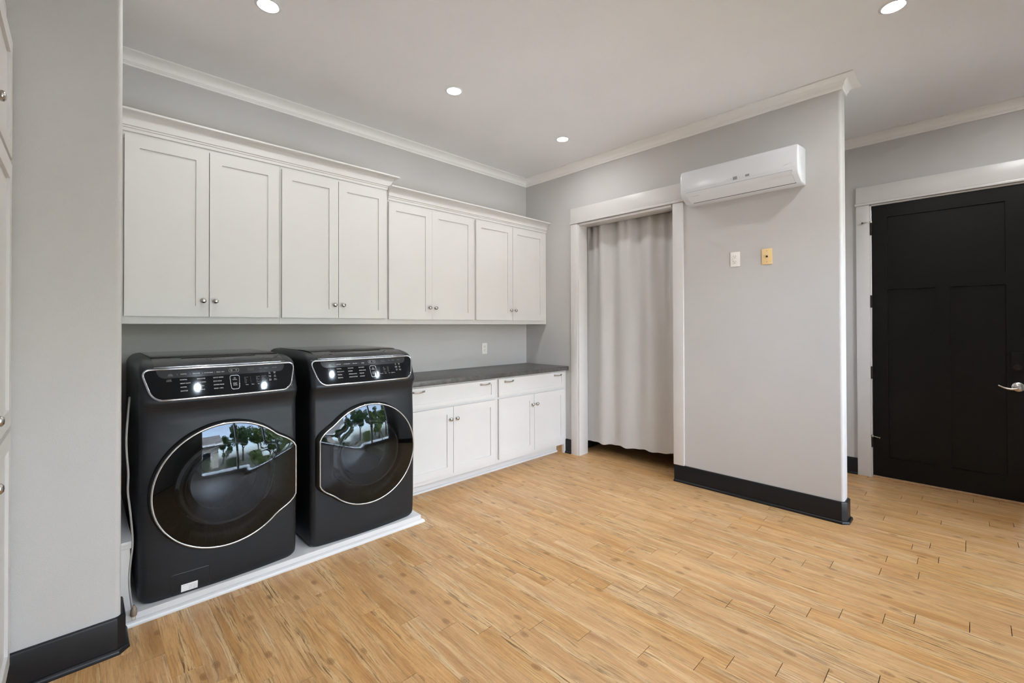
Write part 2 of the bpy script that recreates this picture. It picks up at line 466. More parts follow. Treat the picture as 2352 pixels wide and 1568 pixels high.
# wall behind the viewer with window
WX0, WX1, WZ0, WZ1 = 0.15, 4.35, 0.06, 2.55
bm = bmesh.new()
box(bm, (XW - T, YS - T, -0.06), (WX0, YS, ZC)); box(bm, (WX1, YS - T, -0.06), (XC + T, YS, ZC))
box(bm, (WX0, YS - T, -0.06), (WX1, YS, WZ0)); box(bm, (WX0, YS - T, WZ1), (WX1, YS, ZC))
struct(obj('wall_front', bm, 'wall_paint'), 'greige window wall facing the washers', 'wall')
win = thing('window_1', 'wide white framed glass doors facing the washers', 'window', (WX0, YS, WZ0), kind='structure')
off = (WX0, YS, WZ0)
fw = 0.06
bm = bmesh.new()
box(bm, (0, -T, 0), (WX1 - WX0, 0.0, fw)); box(bm, (0, -T, WZ1 - WZ0 - fw), (WX1 - WX0, 0, WZ1 - WZ0))
box(bm, (0, -T, fw), (fw, 0, WZ1 - WZ0 - fw)); box(bm, (WX1 - WX0 - fw, -T, fw), (WX1 - WX0, 0, WZ1 - WZ0 - fw))
obj('window_frame', bm, 'sky_frame', win)
W3 = (WX1 - WX0) / 3
for i in (1, 2):
    bxo('mullion', (i * W3 - 0.035, -T + 0.02, fw), (i * W3 + 0.035, -0.02, WZ1 - WZ0 - fw), 'sky_frame', win)
for i in range(3):
    bxo('pane', (i * W3 + 0.06, -0.085, fw), ((i + 1) * W3 - 0.06, -0.08, WZ1 - WZ0 - fw), 'window_glass', win)
bxo('window_sill', (-0.08, -0.005, -0.035), (WX1 - WX0 + 0.08, 0.06, 0.0), 'trim_paint', win, 0.004)

# ---------------------------------------------------------------- crown, baseboard, casings
CR = [(0, ZC - 0.076), (0.010, ZC - 0.076), (0.010, ZC - 0.064), (0.014, ZC - 0.061), (0.014, ZC - 0.056), (0.019, ZC - 0.053)]
for i in range(1, 8):
    t = i / 8
    CR.append((0.019 + 0.051 * (1 - math.cos(t * math.pi / 2)), ZC - 0.053 + 0.041 * math.sin(t * math.pi / 2)))
CR += [(0.072, ZC - 0.011), (0.080, ZC - 0.009), (0.080, ZC - 0.0005), (0, ZC - 0.0005)]
crown_path = [(XL, YA), (XB, YA), (XB, YE), (XB2, YE), (XB2, 1.0)]
def mould(name, path, prof, mat, label, cat, segs=None):
    bm = bmesh.new(); sweep(bm, path, prof, segs)
    return struct(obj(name, bm, mat, smooth='auto'), label, cat)
mould('trim_1', crown_path, CR, 'crown_paint', 'white crown moulding above the cupboards', 'crown moulding', [0])
mould('trim_2', crown_path, CR, 'crown_paint', 'white crown moulding on the partition, wrapping its free end', 'crown moulding', [1, 2, 3])
mould('trim_3', [(XC, 1.0), (XC, YS)], CR, 'crown_paint', 'crown moulding above the black door', 'crown moulding')
BS = [(0, 0), (0.030, 0), (0.030, 0.006), (0.0285, 0.012), (0.025, 0.017), (0.019, 0.020), (0.016, 0.0205), (0.016, 0.138), (0.013, 0.144), (0.009, 0.146), (0, 0.146)]
mould('baseboard_right', [(XB, OY0), (XB, YE + 0.018), (XB + 0.018, YE), (XB2 - 0.018, YE), (XB2, YE + 0.018), (XB2, 1.0)], BS, 'black_paint',
      'black baseboard along the partition and around its end', 'baseboard')
mould('baseboard_left', [(XW, YL), (XL - 0.018, YL), (XL, YL + 0.018), (XL, 2.665)], BS, 'black_paint', 'black baseboard around the stub wall corner', 'baseboard')
mould('baseboard_hall', [(XC, 1.0), (XC, 0.728)], BS, 'black_paint', 'short black baseboard beside the black door casing', 'baseboard')
mould('baseboard_corner', [(XB, 3.03), (XB, 2.953)], BS, 'black_paint', 'short black baseboard between base cupboard and doorway', 'baseboard')
mould('baseboard_closet', [(XB2, 2.97), (XC - 0.001, 2.97)], [(-o, z) for o, z in BS], 'black_paint', 'black baseboard inside the curtained closet', 'baseboard')

def casing(name, label, X, ya, yb, zt, w, hh, hz0):
    """flat casing on a wall facing -x: ya/yb outer y, zt = opening height"""
    e = thing(name, label, 'door casing', (X, (ya + yb) / 2, 0), kind='structure'); o_ = (X, (ya + yb) / 2, 0)
    return e, o_
# curtained opening
e, o_ = casing('trim_4', 'white casing around the curtained doorway', XB, 2.951, 1.727, OZ, 0.085, 0.14, 2.445)
bxo('side_casing', (XB - 0.020, 2.866, 0), (XB - 0.0005, 2.951, 2.422), 'trim_paint', e, 0.002, o_)
bxo('side_casing', (XB - 0.020, 1.727, 0.1465), (XB - 0.0005, 1.8205, 2.422), 'trim_paint', e, 0.002, o_)
bxo('head_casing', (XB - 0.022, 1.727, 2.445), (XB - 0.0005, 2.951, 2.587), 'trim_paint', e, 0.002, o_)
bxo('bead', (XB - 0.031, 1.717, 2.423), (XB - 0.0005, 2.959, 2.444), 'trim_paint', e, 0.006, o_)
bxo('jamb', (XB - 0.012, OY1 - 0.018, 0), (XB2 + 0.002, OY1 - 0.0005, OZ - 0.002), 'trim_paint', e, 0.001, o_)
bxo('jamb', (XB + 0.001, OY0 + 0.0005, 0.0), (XB2 + 0.002, OY0 + 0.0035, OZ - 0.002), 'trim_paint', e, 0.001, o_)
bxo('head_jamb', (XB - 0.012, OY0 + 0.018, OZ - 0.02), (XB2 + 0.002, OY1 - 0.018, OZ - 0.001), 'trim_paint', e, 0.001, o_)
# hall door casing
e, o_ = casing('trim_5', 'white casing around the black panelled door', XC, 0.727, -0.39, DZ, 0.095, 0.145, 2.452)
bxo('side_casing', (XC - 0.020, 0.632, 0), (XC - 0.0005, 0.727, 2.43), 'trim_paint', e, 0.002, o_)
bxo('side_casing', (XC - 0.020, -0.39, 0), (XC - 0.0005, -0.295, 2.43), 'trim_paint', e, 0.002, o_)
bxo('head_casing', (XC - 0.022, -0.39, 2.453), (XC - 0.0005, 0.727, 2.596), 'trim_paint', e, 0.002, o_)
bxo('bead', (XC - 0.031, -0.398, 2.431), (XC - 0.0005, 0.735, 2.452), 'trim_paint', e, 0.006, o_)
bxo('jamb', (XC - 0.008, 0.622, 0), (XC + 0.10, 0.6315, 2.422), 'trim_paint', e, 0, o_)
bxo('head_jamb', (XC - 0.008, -0.29, 2.418), (XC + 0.10, 0.622, 2.429), 'trim_paint', e, 0, o_)
bxo('threshold', (XC - 0.02, -0.294, 0.0), (XC + 0.12, 0.621, 0.016), 'raw_wood', e, 0.003, o_)

# ---------------------------------------------------------------- black panelled door
door = thing('door_1', 'black craftsman door with one wide panel over two tall panels', 'door', (XC + 0.006, 0.165, 0.018), kind='structure')
do = (XC + 0.006, 0.165, 0.018)
ya, yb, za, zb = -0.287, 0.6195, 0.018, 2.416
X0, X1 = XC + 0.006, XC + 0.046
P1 = (-0.185, 0.511, 1.751, 2.305); P2 = (0.204, 0.511, 0.19, 1.666); P3 = (-0.186, 0.121, 0.19, 1.665)
bm = bmesh.new()
def slab(y0, y1, z0, z1): box(bm, (X0 - do[0], y0 - do[1], z0 - do[2]), (X1 - do[0], y1 - do[1], z1 - do[2]))
slab(P1[1], yb, za, zb); slab(ya, P1[0], za, zb)
slab(P1[0], P1[1], P1[3], zb); slab(P1[0], P1[1], P2[3], P1[2]); slab(P1[0], P1[1], za, P2[2]); slab(P3[1], P2[0], P2[2], P2[3])
obj('door_frame', bm, 'door_black', door)
for p in (P1, P2, P3):
    bxo('door_panel', (X0 + 0.012, p[0] - 0.005, p[2] - 0.005), (X1 - 0.008, p[1] + 0.005, p[3] + 0.005), 'door_black', door, 0, do)
for z in (2.212, 1.565, 0.93, 0.32):
    bm = bmesh.new()
    lathe(bm, [(0.008, -0.055), (0.008, 0.055)], origin=(X0 - 0.012 - do[0], 0.622 - do[1], z - do[2]), n=10)
    box(bm, (X0 - 0.004 - do[0], 0.618 - do[1], z - 0.05 - do[2]), (X0 + 0.001 - do[0], 0.640 - do[1], z + 0.05 - do[2]))
    obj('hinge', bm, 'bronze', door)
# lever handle
hb = bmesh.new(); hy, hz = -0.243, 0.883
lathe(hb, [(0.0, 0.0), (0.034, 0.0), (0.035, 0.004), (0.030, 0.009), (0.022, 0.011), (0.020, 0.015), (0.013, 0.017), (0.012, 0.045), (0.0, 0.047)], axis=(-1, 0, 0), origin=(X0 - do[0], hy - do[1], hz - do[2]), n=28)
rose = obj('handle', hb, 'bright_nickel', door, smooth='auto')
lb = bmesh.new(); lp = []
for i in range(13):
    t = i / 12
    lp.append((X0 - 0.046 - do[0], hy + 0.105 * t - do[1], hz - 0.006 - 0.012 * math.sin(t * math.pi) + 0.016 * t * t - do[2]))
tube(lb, lp, [0.012 - 0.007 * (i / 12) for i in range(13)], 10)
obj('lever', lb, 'bright_nickel', rose, smooth=True)
lk = bxo('deadbolt', (X0 - 0.012, -0.275, 1.008), (X0, -0.205, 1.145), 'door_black', door, 0.004, do)
tb = bmesh.new(); lathe(tb, [(0, 0), (0.022, 0), (0.022, 0.008), (0, 0.008)], axis=(-1, 0, 0), origin=(X0 - 0.012 - do[0], -0.24 - do[1], 1.032 - do[2]), n=20)
box(tb, (X0 - 0.034 - do[0], -0.244 - do[1], 1.014 - do[2]), (X0 - 0.018 - do[0], -0.236 - do[1], 1.05 - do[2]), 0.002)
obj('thumb_turn', tb, 'bronze', lk)
# hinge pin door stops
for z, l, nm in ((2.275, 0.055, 'small chrome hinge stop at the top hinge of the black door'), (0.365, -0.05, 'small chrome hinge stop at the bottom hinge of the black door')):
    e = thing('door_stop', nm, 'door stop', (X0 - 0.012, 0.622, z))
    bm = bmesh.new(); tube(bm, [(-0.003, 0, 0), (-0.02, l * 0.5, 0.0), (-0.026, l, -0.003)], 0.0035, 8); obj('arm', bm, 'bright_nickel', e, smooth=True)
    bm = bmesh.new(); lathe(bm, [(0, 0), (0.008, 0.001), (0.008, 0.007), (0, 0.009)], axis=(0, (1 if l > 0 else -1), 0), origin=(-0.026, l, -0.003), n=12); obj('rubber_tip', bm, 'bronze' if l > 0 else 'bright_nickel', e, smooth='auto')
    bm = bmesh.new(); lathe(bm, [(0, -0.007), (0.010, -0.006), (0.010, 0.008), (0, 0.009)], origin=(0, 0, 0), n=12); obj('collar', bm, 'bright_nickel', e, smooth='auto')
# coat hook behind the partition
e = thing('wall_hook', 'dark pointed wall hook just showing past the partition edge', 'hook', (XC - 0.001, 0.86, 1.235))
bm = bmesh.new(); box(bm, (-0.012, -0.02, -0.05), (0, 0.02, 0.05), 0.003); obj('plate', bm, 'black_paint', e)
bm = bmesh.new(); tube(bm, [(-0.01, 0.0, 0.02), (-0.03, -0.018, 0.012), (-0.04, -0.035, 0.0), (-0.045, -0.053, -0.012)], [0.009, 0.0085, 0.006, 0.0015], 10); obj('prong', bm, 'black_paint', e, smooth=True)

# ---------------------------------------------------------------- cupboards
def knob(parent, x, y, z, axis=(0, -1, 0), s=1.0):
    bm = bmesh.new()
    lathe(bm, [(0.0, 0.0), (0.0075 * s, 0.0), (0.006 * s, 0.004 * s), (0.0055 * s, 0.012 * s), (0.0125 * s, 0.016 * s), (0.0155 * s, 0.021 * s), (0.0145 * s, 0.026 * s), (0.009 * s, 0.030 * s), (0.0, 0.0312 * s)],
          axis=axis, origin=(x, y, z), n=20)
    return obj('knob', bm, 'nickel', parent, smooth=True)
def shaker(name, parent, org, x0, x1, z0, z1, yf, th=0.02, st=0.066, rt=None):
    """door on a front facing -y; yf = its front face. Returned object carries its panel as child"""
    rt = rt or st
    bm = bmesh.new()
    def b(lo, hi): box(bm, [lo[i] - org[i] for i in range(3)], [hi[i] - org[i] for i in range(3)])
    b((x0, yf, z0), (x0 + st, yf + th, z1)); b((x1 - st, yf, z0), (x1, yf + th, z1))
    b((x0 + st, yf, z1 - rt), (x1 - st, yf + th, z1)); b((x0 + st, yf, z0), (x1 - st, yf + th, z0 + rt))
    d = obj(name, bm, 'white_paint', parent)
    bxo('panel', (x0 + st - 0.004, yf + 0.008, z0 + rt - 0.004), (x1 - st + 0.004, yf + th - 0.002, z1 - rt + 0.004), 'white_paint', d, 0, org)
    return d
FY = 3.316
def upper(label, x0, x1, z0, z1, doors, dz0, dz1):
    org = ((x0 + x1) / 2, YA, z0)
    e = thing('wall_cabinet', label, 'wall cabinet', org, 'white wall cupboards')
    bxo('body', (x0 + 0.001, FY + 0.019, z0 + 0.018), (x1 - 0.001, YA - 0.001, z1), 'white_paint', e, 0, org)
    bm = bmesh.new()
    def b(lo, hi): box(bm, [lo[i] - org[i] for i in range(3)], [hi[i] - org[i] for i in range(3)])
    b((x0 + 0.0005, FY, z0), (x0 + 0.045, FY + 0.019, z1)); b((x1 - 0.045, FY, z0), (x1 - 0.0005, FY + 0.019, z1))
    b((x0 + 0.045, FY, z0), (x1 - 0.045, FY + 0.019, z0 + 0.06)); b((x0 + 0.045, FY, z1 - 0.08), (x1 - 0.045, FY + 0.019, z1))
    b(((doors[0][1] + doors[1][0]) / 2 - 0.025, FY, z0 + 0.06), ((doors[0][1] + doors[1][0]) / 2 + 0.025, FY + 0.019, z1 - 0.08))
    obj('face_frame', bm, 'white_paint', e)
    for (a, c, side) in doors:
        d = shaker('door', e, org, a, c, dz0, dz1, FY - 0.0205)
        kx = (c - 0.030) if side == 'R' else (a + 0.030)
        knob(d, kx - org[0], FY - 0.0205 - org[1], 1.514 - org[2])
    return e
upper('leftmost tall white wall cupboard, directly above the left washer', 0.128, 0.984, 1.372, 2.50, [(0.175, 0.5725, 'R'), (0.5765, 0.973, 'L')], 1.416, 2.44)
upper('second tall white wall cupboard from the left, above the right washer', 0.984, 1.80, 1.372, 2.50, [(0.995, 1.385, 'R'), (1.389, 1.778, 'L')], 1.416, 2.44)
upper('shorter white wall cupboard next to the tall ones, above the grey counter', 1.80, 2.703, 1.372, 2.42, [(1.802, 2.2193, 'R'), (2.2203, 2.687, 'L')], 1.412, 2.372)
upper('rightmost white wall cupboard, in the corner by the curtained doorway', 2.703, XB - 0.0015, 1.372, 2.42, [(2.719, 3.205, 'R'), (3.209, 3.693, 'L')], 1.412, 2.372)
def cprof(z0, z1, s=1.0):
    h = z1 - z0
    p = [(0, z0), (0.008, z0), (0.009, z0 + 0.016), (0.014, z0 + 0.020), (0.0145, z0 + 0.028), (0.020, z0 + 0.031)]
    for i in range(1, 8):
        t = i / 8
        p.append((0.020 + 0.044 * (1 - math.cos(t * math.pi / 2)), z0 + 0.031 + (h - 0.046) * math.sin(t * math.pi / 2)))
    p += [(0.068, z1 - 0.013), (0.072, z1 - 0.010), (0.072, z1), (0, z1)]
    return p
bm = bmesh.new(); sweep(bm, [(XL + 0.001, FY - 0.0005), (1.8005, FY - 0.0005), (1.8005, YA - 0.001)], cprof(2.463, 2.573))
tag(obj('cabinet_crown', bm, 'white_paint', smooth='auto'), 'longer higher white crown moulding on top of the tall wall cupboards', 'moulding', 'crown mouldings on the cupboards')
bm = bmesh.new(); sweep(bm, [(1.8015, FY - 0.0005), (XB - 0.001, FY - 0.0005)], cprof(2.388, 2.495))
tag(obj('cabinet_crown', bm, 'white_paint', smooth='auto'), 'lower white crown moulding on the two shorter wall cupboards at right', 'moulding', 'crown mouldings on the cupboards')

# base cupboards
BY = 3.035
def pull(parent, x, y, z):
    bm = bmesh.new(); w = 0.052
    pts = []; rr = []
    for i in range(15):
        t = -1 + 2 * i / 14
        pts.append((x + t * w, y - 0.004 - 0.024 * (1 - t * t) ** 0.6, z - 0.003 * (1 - t * t))); rr.append(0.0046 + 0.0022 * abs(t) ** 3)
    tube(bm, pts, rr, 8)
    for s in (-1, 1): box(bm, (x + s * w - 0.010, y - 0.006, z - 0.008), (x + s * w + 0.010, y, z + 0.008), 0.002)
    return obj('pull', bm, 'nickel', parent, smooth='auto')
def base(label, x0, x1, drawer, doors, pulls, endpanel):
    org = ((x0 + x1) / 2, YA, 0)
    e = thing('base_cabinet', label, 'base cabinet', org, 'white base cupboards')
    bxo('body', (x0 + 0.001, BY + 0.019, 0.115), (x1 - 0.001, YA - 0.001, 0.880), 'white_paint', e, 0, org)
    bm = bmesh.new()
    def b(lo, hi): box(bm, [lo[i] - org[i] for i in range(3)], [hi[i] - org[i] for i in range(3)])
    b((x0 + 0.0005, BY, 0.095), (x0 + 0.04, BY + 0.019, 0.880)); b((x1 - 0.04, BY, 0.095 if not endpanel else 0.0), (x1 - 0.0005, BY + 0.019, 0.880))
    b((x0 + 0.04, BY, 0.095), (x1 - 0.04, BY + 0.019, 0.15)); b((x0 + 0.04, BY, 0.845), (x1 - 0.04, BY + 0.019, 0.880)); b((x0 + 0.04, BY, 0.66), (x1 - 0.04, BY + 0.019, 0.72))
    m_ = (doors[0][1] + doors[1][0]) / 2
    b((m_ - 0.02, BY, 0.15), (m_ + 0.02, BY + 0.019, 0.66))
    obj('face_frame', bm, 'white_paint', e)
    dr = shaker('drawer', e, org, drawer[0], drawer[1], 0.703, 0.866, BY - 0.0205, st=0.05, rt=0.034)
    for px in pulls: pull(dr, px - org[0], BY - 0.0205 - org[1], 0.8395)
    for (a, c, side) in doors:
        d = shaker('door', e, org, a, c, 0.131, 0.683, BY - 0.0205, st=0.06)
        knob(d, ((c - 0.030) if side == 'R' else (a + 0.030)) - org[0], BY - 0.0205 - org[1], 0.583)
    tk = bxo('toe_kick', (x0 + 0.001, 3.127, 0.0), ((x1 if not endpanel else x1 - 0.052), 3.145, 0.115), 'white_paint', e, 0, org)
    bm = bmesh.new(); sweep(bm, [(x0 + 0.001 - org[0], 3.127 - org[1]), ((x1 if not endpanel else x1 - 0.052) - org[0], 3.127 - org[1])], [(0, 0), (0.016, 0), (0.015, 0.008), (0.010, 0.014), (0.0, 0.018)]); obj('quarter_round', bm, 'white_paint', tk)
    if endpanel:
        bxo('toe_filler', (x1 - 0.05, BY + 0.019, 0), (x1 - 0.004, 3.14, 0.095), 'raw_wood', e, 0, org)
    return e
base('left white base cupboard with a wide drawer, next to the right washer', 1.742, 2.733, (1.768, 2.714), [(1.768, 2.236, 'R'), (2.240, 2.714, 'L')], (1.896, 2.586), False)
base('right white base cupboard with a wide drawer, in the corner by the doorway', 2.733, XB - 0.0015, (2.753, 3.70), [(2.753, 3.2245, 'R'), (3.2285, 3.698, 'L')], (2.88, 3.585), True)
ct = bxo('countertop', (1.715, 2.995, 0.881), (XB - 0.001, YA - 0.001, 0.923), 'counter_laminate', None, 0.005)
tag(ct, 'mottled dark grey laminate countertop on the white base cupboards', 'countertop')

# tall cupboard at the very left
org = (-0.203, 2.17, 0)
e = thing('tall_cabinet', 'tall white cupboard cut by the left edge of the picture', 'tall cabinet', org)
bxo('body', (-0.78, 1.855, 0.10), (-0.2032, 2.4885, 2.505), 'white_paint', e, 0, org)
bxo('toe_kick', (-0.78, 1.855, 0.0), (-0.26, 2.4885, 0.10), 'white_paint', e, 0, org)
bxo('top_moulding', (-0.785, 1.85, 2.505), (-0.2, 2.4885, 2.55), 'white_paint', e, 0.006, org)
for z0, z1, kz in ((1.975, 2.41, 2.01), (0.995, 1.955, 1.09), (0.115, 0.975, 0.90)):
    bm = bmesh.new(); st = 0.062
    def b(lo, hi): box(bm, [lo[i] - org[i] for i in range(3)], [hi[i] - org[i] for i in range(3)])
    y0, y1 = 1.872, 2.472
    b((-0.203, y0, z0), (-0.183, y0 + st, z1)); b((-0.203, y1 - st, z0), (-0.183, y1, z1)); b((-0.203, y0 + st, z1 - st), (-0.183, y1 - st, z1)); b((-0.203, y0 + st, z0), (-0.183, y1 - st, z0 + st))
    d = obj('door', bm, 'white_paint', e)
    bxo('panel', (-0.2025, y0 + st - 0.004, z0 + st - 0.004), (-0.192, y1 - st + 0.004, z1 - st + 0.004), 'white_paint', d, 0, org)
    knob(d, -0.183 - org[0], 1.905 - org[1], kz, axis=(1, 0, 0))

# ---------------------------------------------------------------- washer platform, stub box
e = thing('washer_platform', 'low white wooden platform under both washers', 'platform', (0.93, 2.66, 0))
o_ = (0.93, 2.66, 0)
bxo('deck', (0.128, 2.665, 0.0), (1.700, 3.624, 0.050), 'white_paint', e, 0.004, o_)
bm = bmesh.new(); sweep(bm, [(0.150 - o_[0], 2.665 - o_[1]), (1.700 - o_[0], 2.665 - o_[1]), (1.700 - o_[0], 3.00 - o_[1])], [(0, 0), (0.020, 0), (0.0195, 0.008), (0.016, 0.016), (0.009, 0.0215), (0, 0.023)]); obj('quarter_round', bm, 'white_paint', e)
e = thing('ledge_box', 'narrow white ledge with moulded cap between stub wall and left washer', 'ledge', (0.147, 2.70, 0.05))
o_ = (0.147, 2.70, 0.05)
bxo('front_panel', (0.129, 2.705, 0.051), (0.168, 3.60, 0.335), 'white_paint', e, 0.002, o_)
bxo('cap', (0.129, 2.692, 0.352), (0.176, 3.60, 0.372), 'white_paint', e, 0.005, o_)
bxo('bed_moulding', (0.129, 2.698, 0.335), (0.172, 3.60, 0.352), 'white_paint', e, 0.004, o_)

# ---------------------------------------------------------------- lettering
def text_mesh(items, mapper):
    """items: (string, x, z, size, align) flat print; mapper(x, z) -> point"""
    bm = bmesh.new()
    for s, x, z, size, al in items:
        cu = bpy.data.curves.new('t', 'FONT'); cu.body = s; cu.size = size; cu.align_x = al; cu.align_y = 'CENTER'
        cu.resolution_u = 2
        ob = bpy.data.objects.new('t', cu); C.objects.link(ob)
        dg = bpy.context.evaluated_depsgraph_get()
        me = bpy.data.meshes.new_from_object(ob.evaluated_get(dg))
        vs = [bm.verts.new(mapper(x + v.co.x, z + v.co.y)) for v in me.vertices]
        for p in me.polygons:
            try: bm.faces.new([vs[i] for i in p.vertices])
            except ValueError: pass
        bpy.data.objects.remove(ob); bpy.data.curves.remove(cu); bpy.data.meshes.remove(me)
    return bm
def patch(bm, x0, x1, z0, z1, mapper, nx=2, nz=2):
    g = [[bm.verts.new(mapper(x0 + (x1 - x0) * i / nx, z0 + (z1 - z0) * j / nz)) for i in range(nx + 1)] for j in range(nz + 1)]
    for j in range(nz):
        for i in range(nx): bm.faces.new((g[j][i], g[j][i + 1], g[j + 1][i + 1], g[j + 1][i]))

# ---------------------------------------------------------------- front-load machines
HW, DEP, HT = 0.348, 0.84, 1.148
def interp(tab, z):
    for (a, fa), (b, fb) in zip(tab, tab[1:]):
        if z <= b:
            t = (z - a) / (b - a); t = t * t * (3 - 2 * t) if False else t
            return fa + (fb - fa) * t
    return tab[-1][1]
FT = [(0, 0.022), (0.02, 0.014), (0.06, 0.008), (0.2, 0.003), (0.45, 0.0), (0.70, 0.004), (0.78, 0.008), (0.86, 0.011), (0.895, 0.007), (0.922, -0.006), (0.937, -0.014), (0.947, -0.017), (0.957, -0.014),
      (1.095, 0.045), (1.105, 0.054), (1.115, 0.070), (1.128, 0.105), (1.138, 0.160), (1.144, 0.24), (1.148, 0.40)]
def front_y(x, z): return interp(FT, z) + 0.020 * (x / HW) ** 2
def half_w(z):
    r = 0.055; zt = HT
    if z < zt - r:
        if z < 0.03: return HW - 0.03 + math.sqrt(max(0, 0.03 ** 2 - (0.03 - z) ** 2)) * 0.98 + 0.0006
        return HW
    return HW - r + math.sqrt(max(0, r * r - (z - (zt - r)) ** 2))
def machine(name, label, loc, flip, dryer, cat='washer'):
    e = thing(name, label, cat, loc, 'black front-load machines')
    # body loft
    bm = bmesh.new()
    zs = [0.0, 0.0008, 0.003, 0.006, 0.010, 0.016, 0.022, 0.03, 0.045, 0.07, 0.12, 0.2, 0.3, 0.4, 0.5, 0.6, 0.7, 0.78, 0.83, 0.86, 0.88, 0.895, 0.91, 0.922, 0.937, 0.947, 0.957, 0.98, 1.0, 1.03, 1.06, 1.09, 1.10, 1.108, 1.116, 1.124, 1.131, 1.137, 1.142, 1.1455, 1.148]
    rings = []
    for z in zs:
        hw = half_w(z); r = 0.032; ring = []
        us_ = [-1, -0.998, -0.992, -0.983, -0.970, -0.955, -0.935, -0.91] + [-0.8 + 0.16 * i for i in range(11)] + [0.91, 0.935, 0.955, 0.970, 0.983, 0.992, 0.998, 1]
        for u_ in us_:
            x = u_ * hw
            dx = max(0, abs(x) - (hw - r)); y = front_y(x * HW / hw, z) + (r - math.sqrt(max(0, r * r - dx * dx)))
            ring.append((x, min(y, DEP - 0.02), z))
        ring.append((hw, DEP, z)); ring.append((-hw, DEP, z))
        rings.append([bm.verts.new(p) for p in ring])
    n = len(rings[0])
    for a, b in zip(rings, rings[1:]):
        for i in range(n): bm.faces.new((a[i], a[(i + 1) % n], b[(i + 1) % n], b[i]))
    bm.faces.new(rings[0][::-1]); bm.faces.new(rings[-1])
    body = obj('body', bm, 'black_steel', e, smooth=True)
    # door opening cut through the front
    DX, DZ_ = (0.002 if not flip else 0.0), 0.505
    cb = bmesh.new(); lathe(cb, [(0.232, -0.1), (0.232, 0.47)], axis=(0, 1, 0), origin=(DX, 0, DZ_), n=56)
    cut = obj('cutter', cb, 'gasket'); cut.location = loc
    md = body.modifiers.new('b', 'BOOLEAN'); md.operation = 'DIFFERENCE'; md.object = cut; md.solver = 'EXACT'
    bpy.context.view_layer.update()
    dg = bpy.context.evaluated_depsgraph_get()
    nm = bpy.data.meshes.new_from_object(body.evaluated_get(dg))
    body.modifiers.clear(); old = body.data; body.data = nm; bpy.data.meshes.remove(old); nm.name = 'body'
    nm.materials.clear(); nm.materials.append(MATS['black_steel'])
    for p in nm.polygons: p.use_smooth = True; p.material_index = 0
    try: nm.set_sharp_from_angle(angle=math.radians(40))
    except Exception: pass
    cm_ = cut.data; bpy.data.objects.remove(cut); bpy.data.meshes.remove(cm_)
    # drum
    db = bmesh.new(); N = 56
    prof = [(0.226, 0.03), (0.222, 0.06), (0.222, 0.40), (0.20, 0.425), (0.06, 0.44), (0.0, 0.43)]
    q = [[db.verts.new((DX + r * math.cos(2 * math.pi * i / N), h, DZ_ + r * math.sin(2 * math.pi * i / N))) for i in range(N)] if r > 0 else [db.verts.new((DX, h, DZ_))] for r, h in prof]
    for a, b in zip(q, q[1:]):
        for i in range(N):
            j = (i + 1) % N
            if len(b) == 1: db.faces.new((a[i], a[j], b[0]))
            else: db.faces.new((a[i], a[j], b[j], b[i]))
    drum = obj('drum', db, 'drum_metal', e, smooth=True)
    hu = bmesh.new(); lathe(hu, [(0, 0.0), (0.074, 0.0), (0.074, 0.006), (0.068, 0.010), (0.050, 0.010), (0.048, 0.016), (0, 0.018)], axis=(0, -1, 0), origin=(DX, 0.432, DZ_), n=32)
    obj('hub', hu, 'sticker_white', drum, smooth='auto')
    hb_ = bmesh.new()
    for ang in range(150, 400, 6):
        for k in range(4):
            a = math.radians(ang + 3 * (k % 2)); rr = 0.2205; yy = 0.09 + k * 0.022
            c0 = Vector((DX + rr * math.cos(a), yy, DZ_ + rr * math.sin(a)))
            tng = Vector((-math.sin(a), 0, math.cos(a)))
            vs = [hb_.verts.new(c0 + tng * 0.004 * math.cos(t * math.pi / 3) + Vector((0, 1, 0)) * 0.004 * math.sin(t * math.pi / 3)) for t in range(6)]
            hb_.faces.new(vs)
    ho = obj('drain_hole', hb_, 'slot_dark', drum); ho['kind'] = 'stuff'
    for k in range(3):
        a = math.radians(95 + 120 * k)
        pb = bmesh.new(); c0 = Vector((DX + 0.205 * math.cos(a), 0, DZ_ + 0.205 * math.sin(a)))
        box(pb, (-0.025, 0.07, -0.022), (0.025, 0.38, 0.02), 0.01)
        bmesh.ops.transform(pb, matrix=Matrix.Translation(c0) @ Matrix.Rotation(-(a - math.pi / 2), 4, 'Y'), verts=pb.verts)
        obj('paddle', pb, 'bowl_rim', drum, smooth='auto')
    # door outline: circle with a straight grip at one side
    R0, XG, AG, A1 = 0.312, (0.326 if not flip else 0.316), math.radians(23), math.radians(46)
    def rad(th):
        a = abs((th + math.pi) % (2 * math.pi) - math.pi)
        if a < AG: return min(XG / math.cos(a), 0.352)
        if a < A1:
            t = (a - AG) / (A1 - AG); s = t * t * (3 - 2 * t)
            return min(XG / math.cos(AG), 0.352) * (1 - s) + R0 * s
        return R0
    sg = -1 if flip else 1
    def rim(s, th, y):
        rr = rad(th) * s
        return Vector((DX + sg * rr * math.cos(th), y, DZ_ + rr * math.sin(th)))
    M_ = 96
    ths = [2 * math.pi * i / M_ for i in range(M_)]
    dr = thing('door', None, None, (0, 0, 0)); dr.parent = e
    # dark gasket seat
    gb = bmesh.new()
    seat = [(1.030, 0.004), (1.030, -0.004), (1.015, -0.010), (0.985, -0.012), (0.80, -0.008), (0.70, 0.010), (0.70, 0.05)]
    qs = []
    for s, y in seat:
        row = []
        for th in ths:
            p = rim(s, th, 0)
            base_y = front_y(max(-HW, min(HW, p.x)), p.z)
            row.append(gb.verts.new((p.x, (base_y if s > 1.0 else 0.0) + y, p.z)))
        qs.append(row)
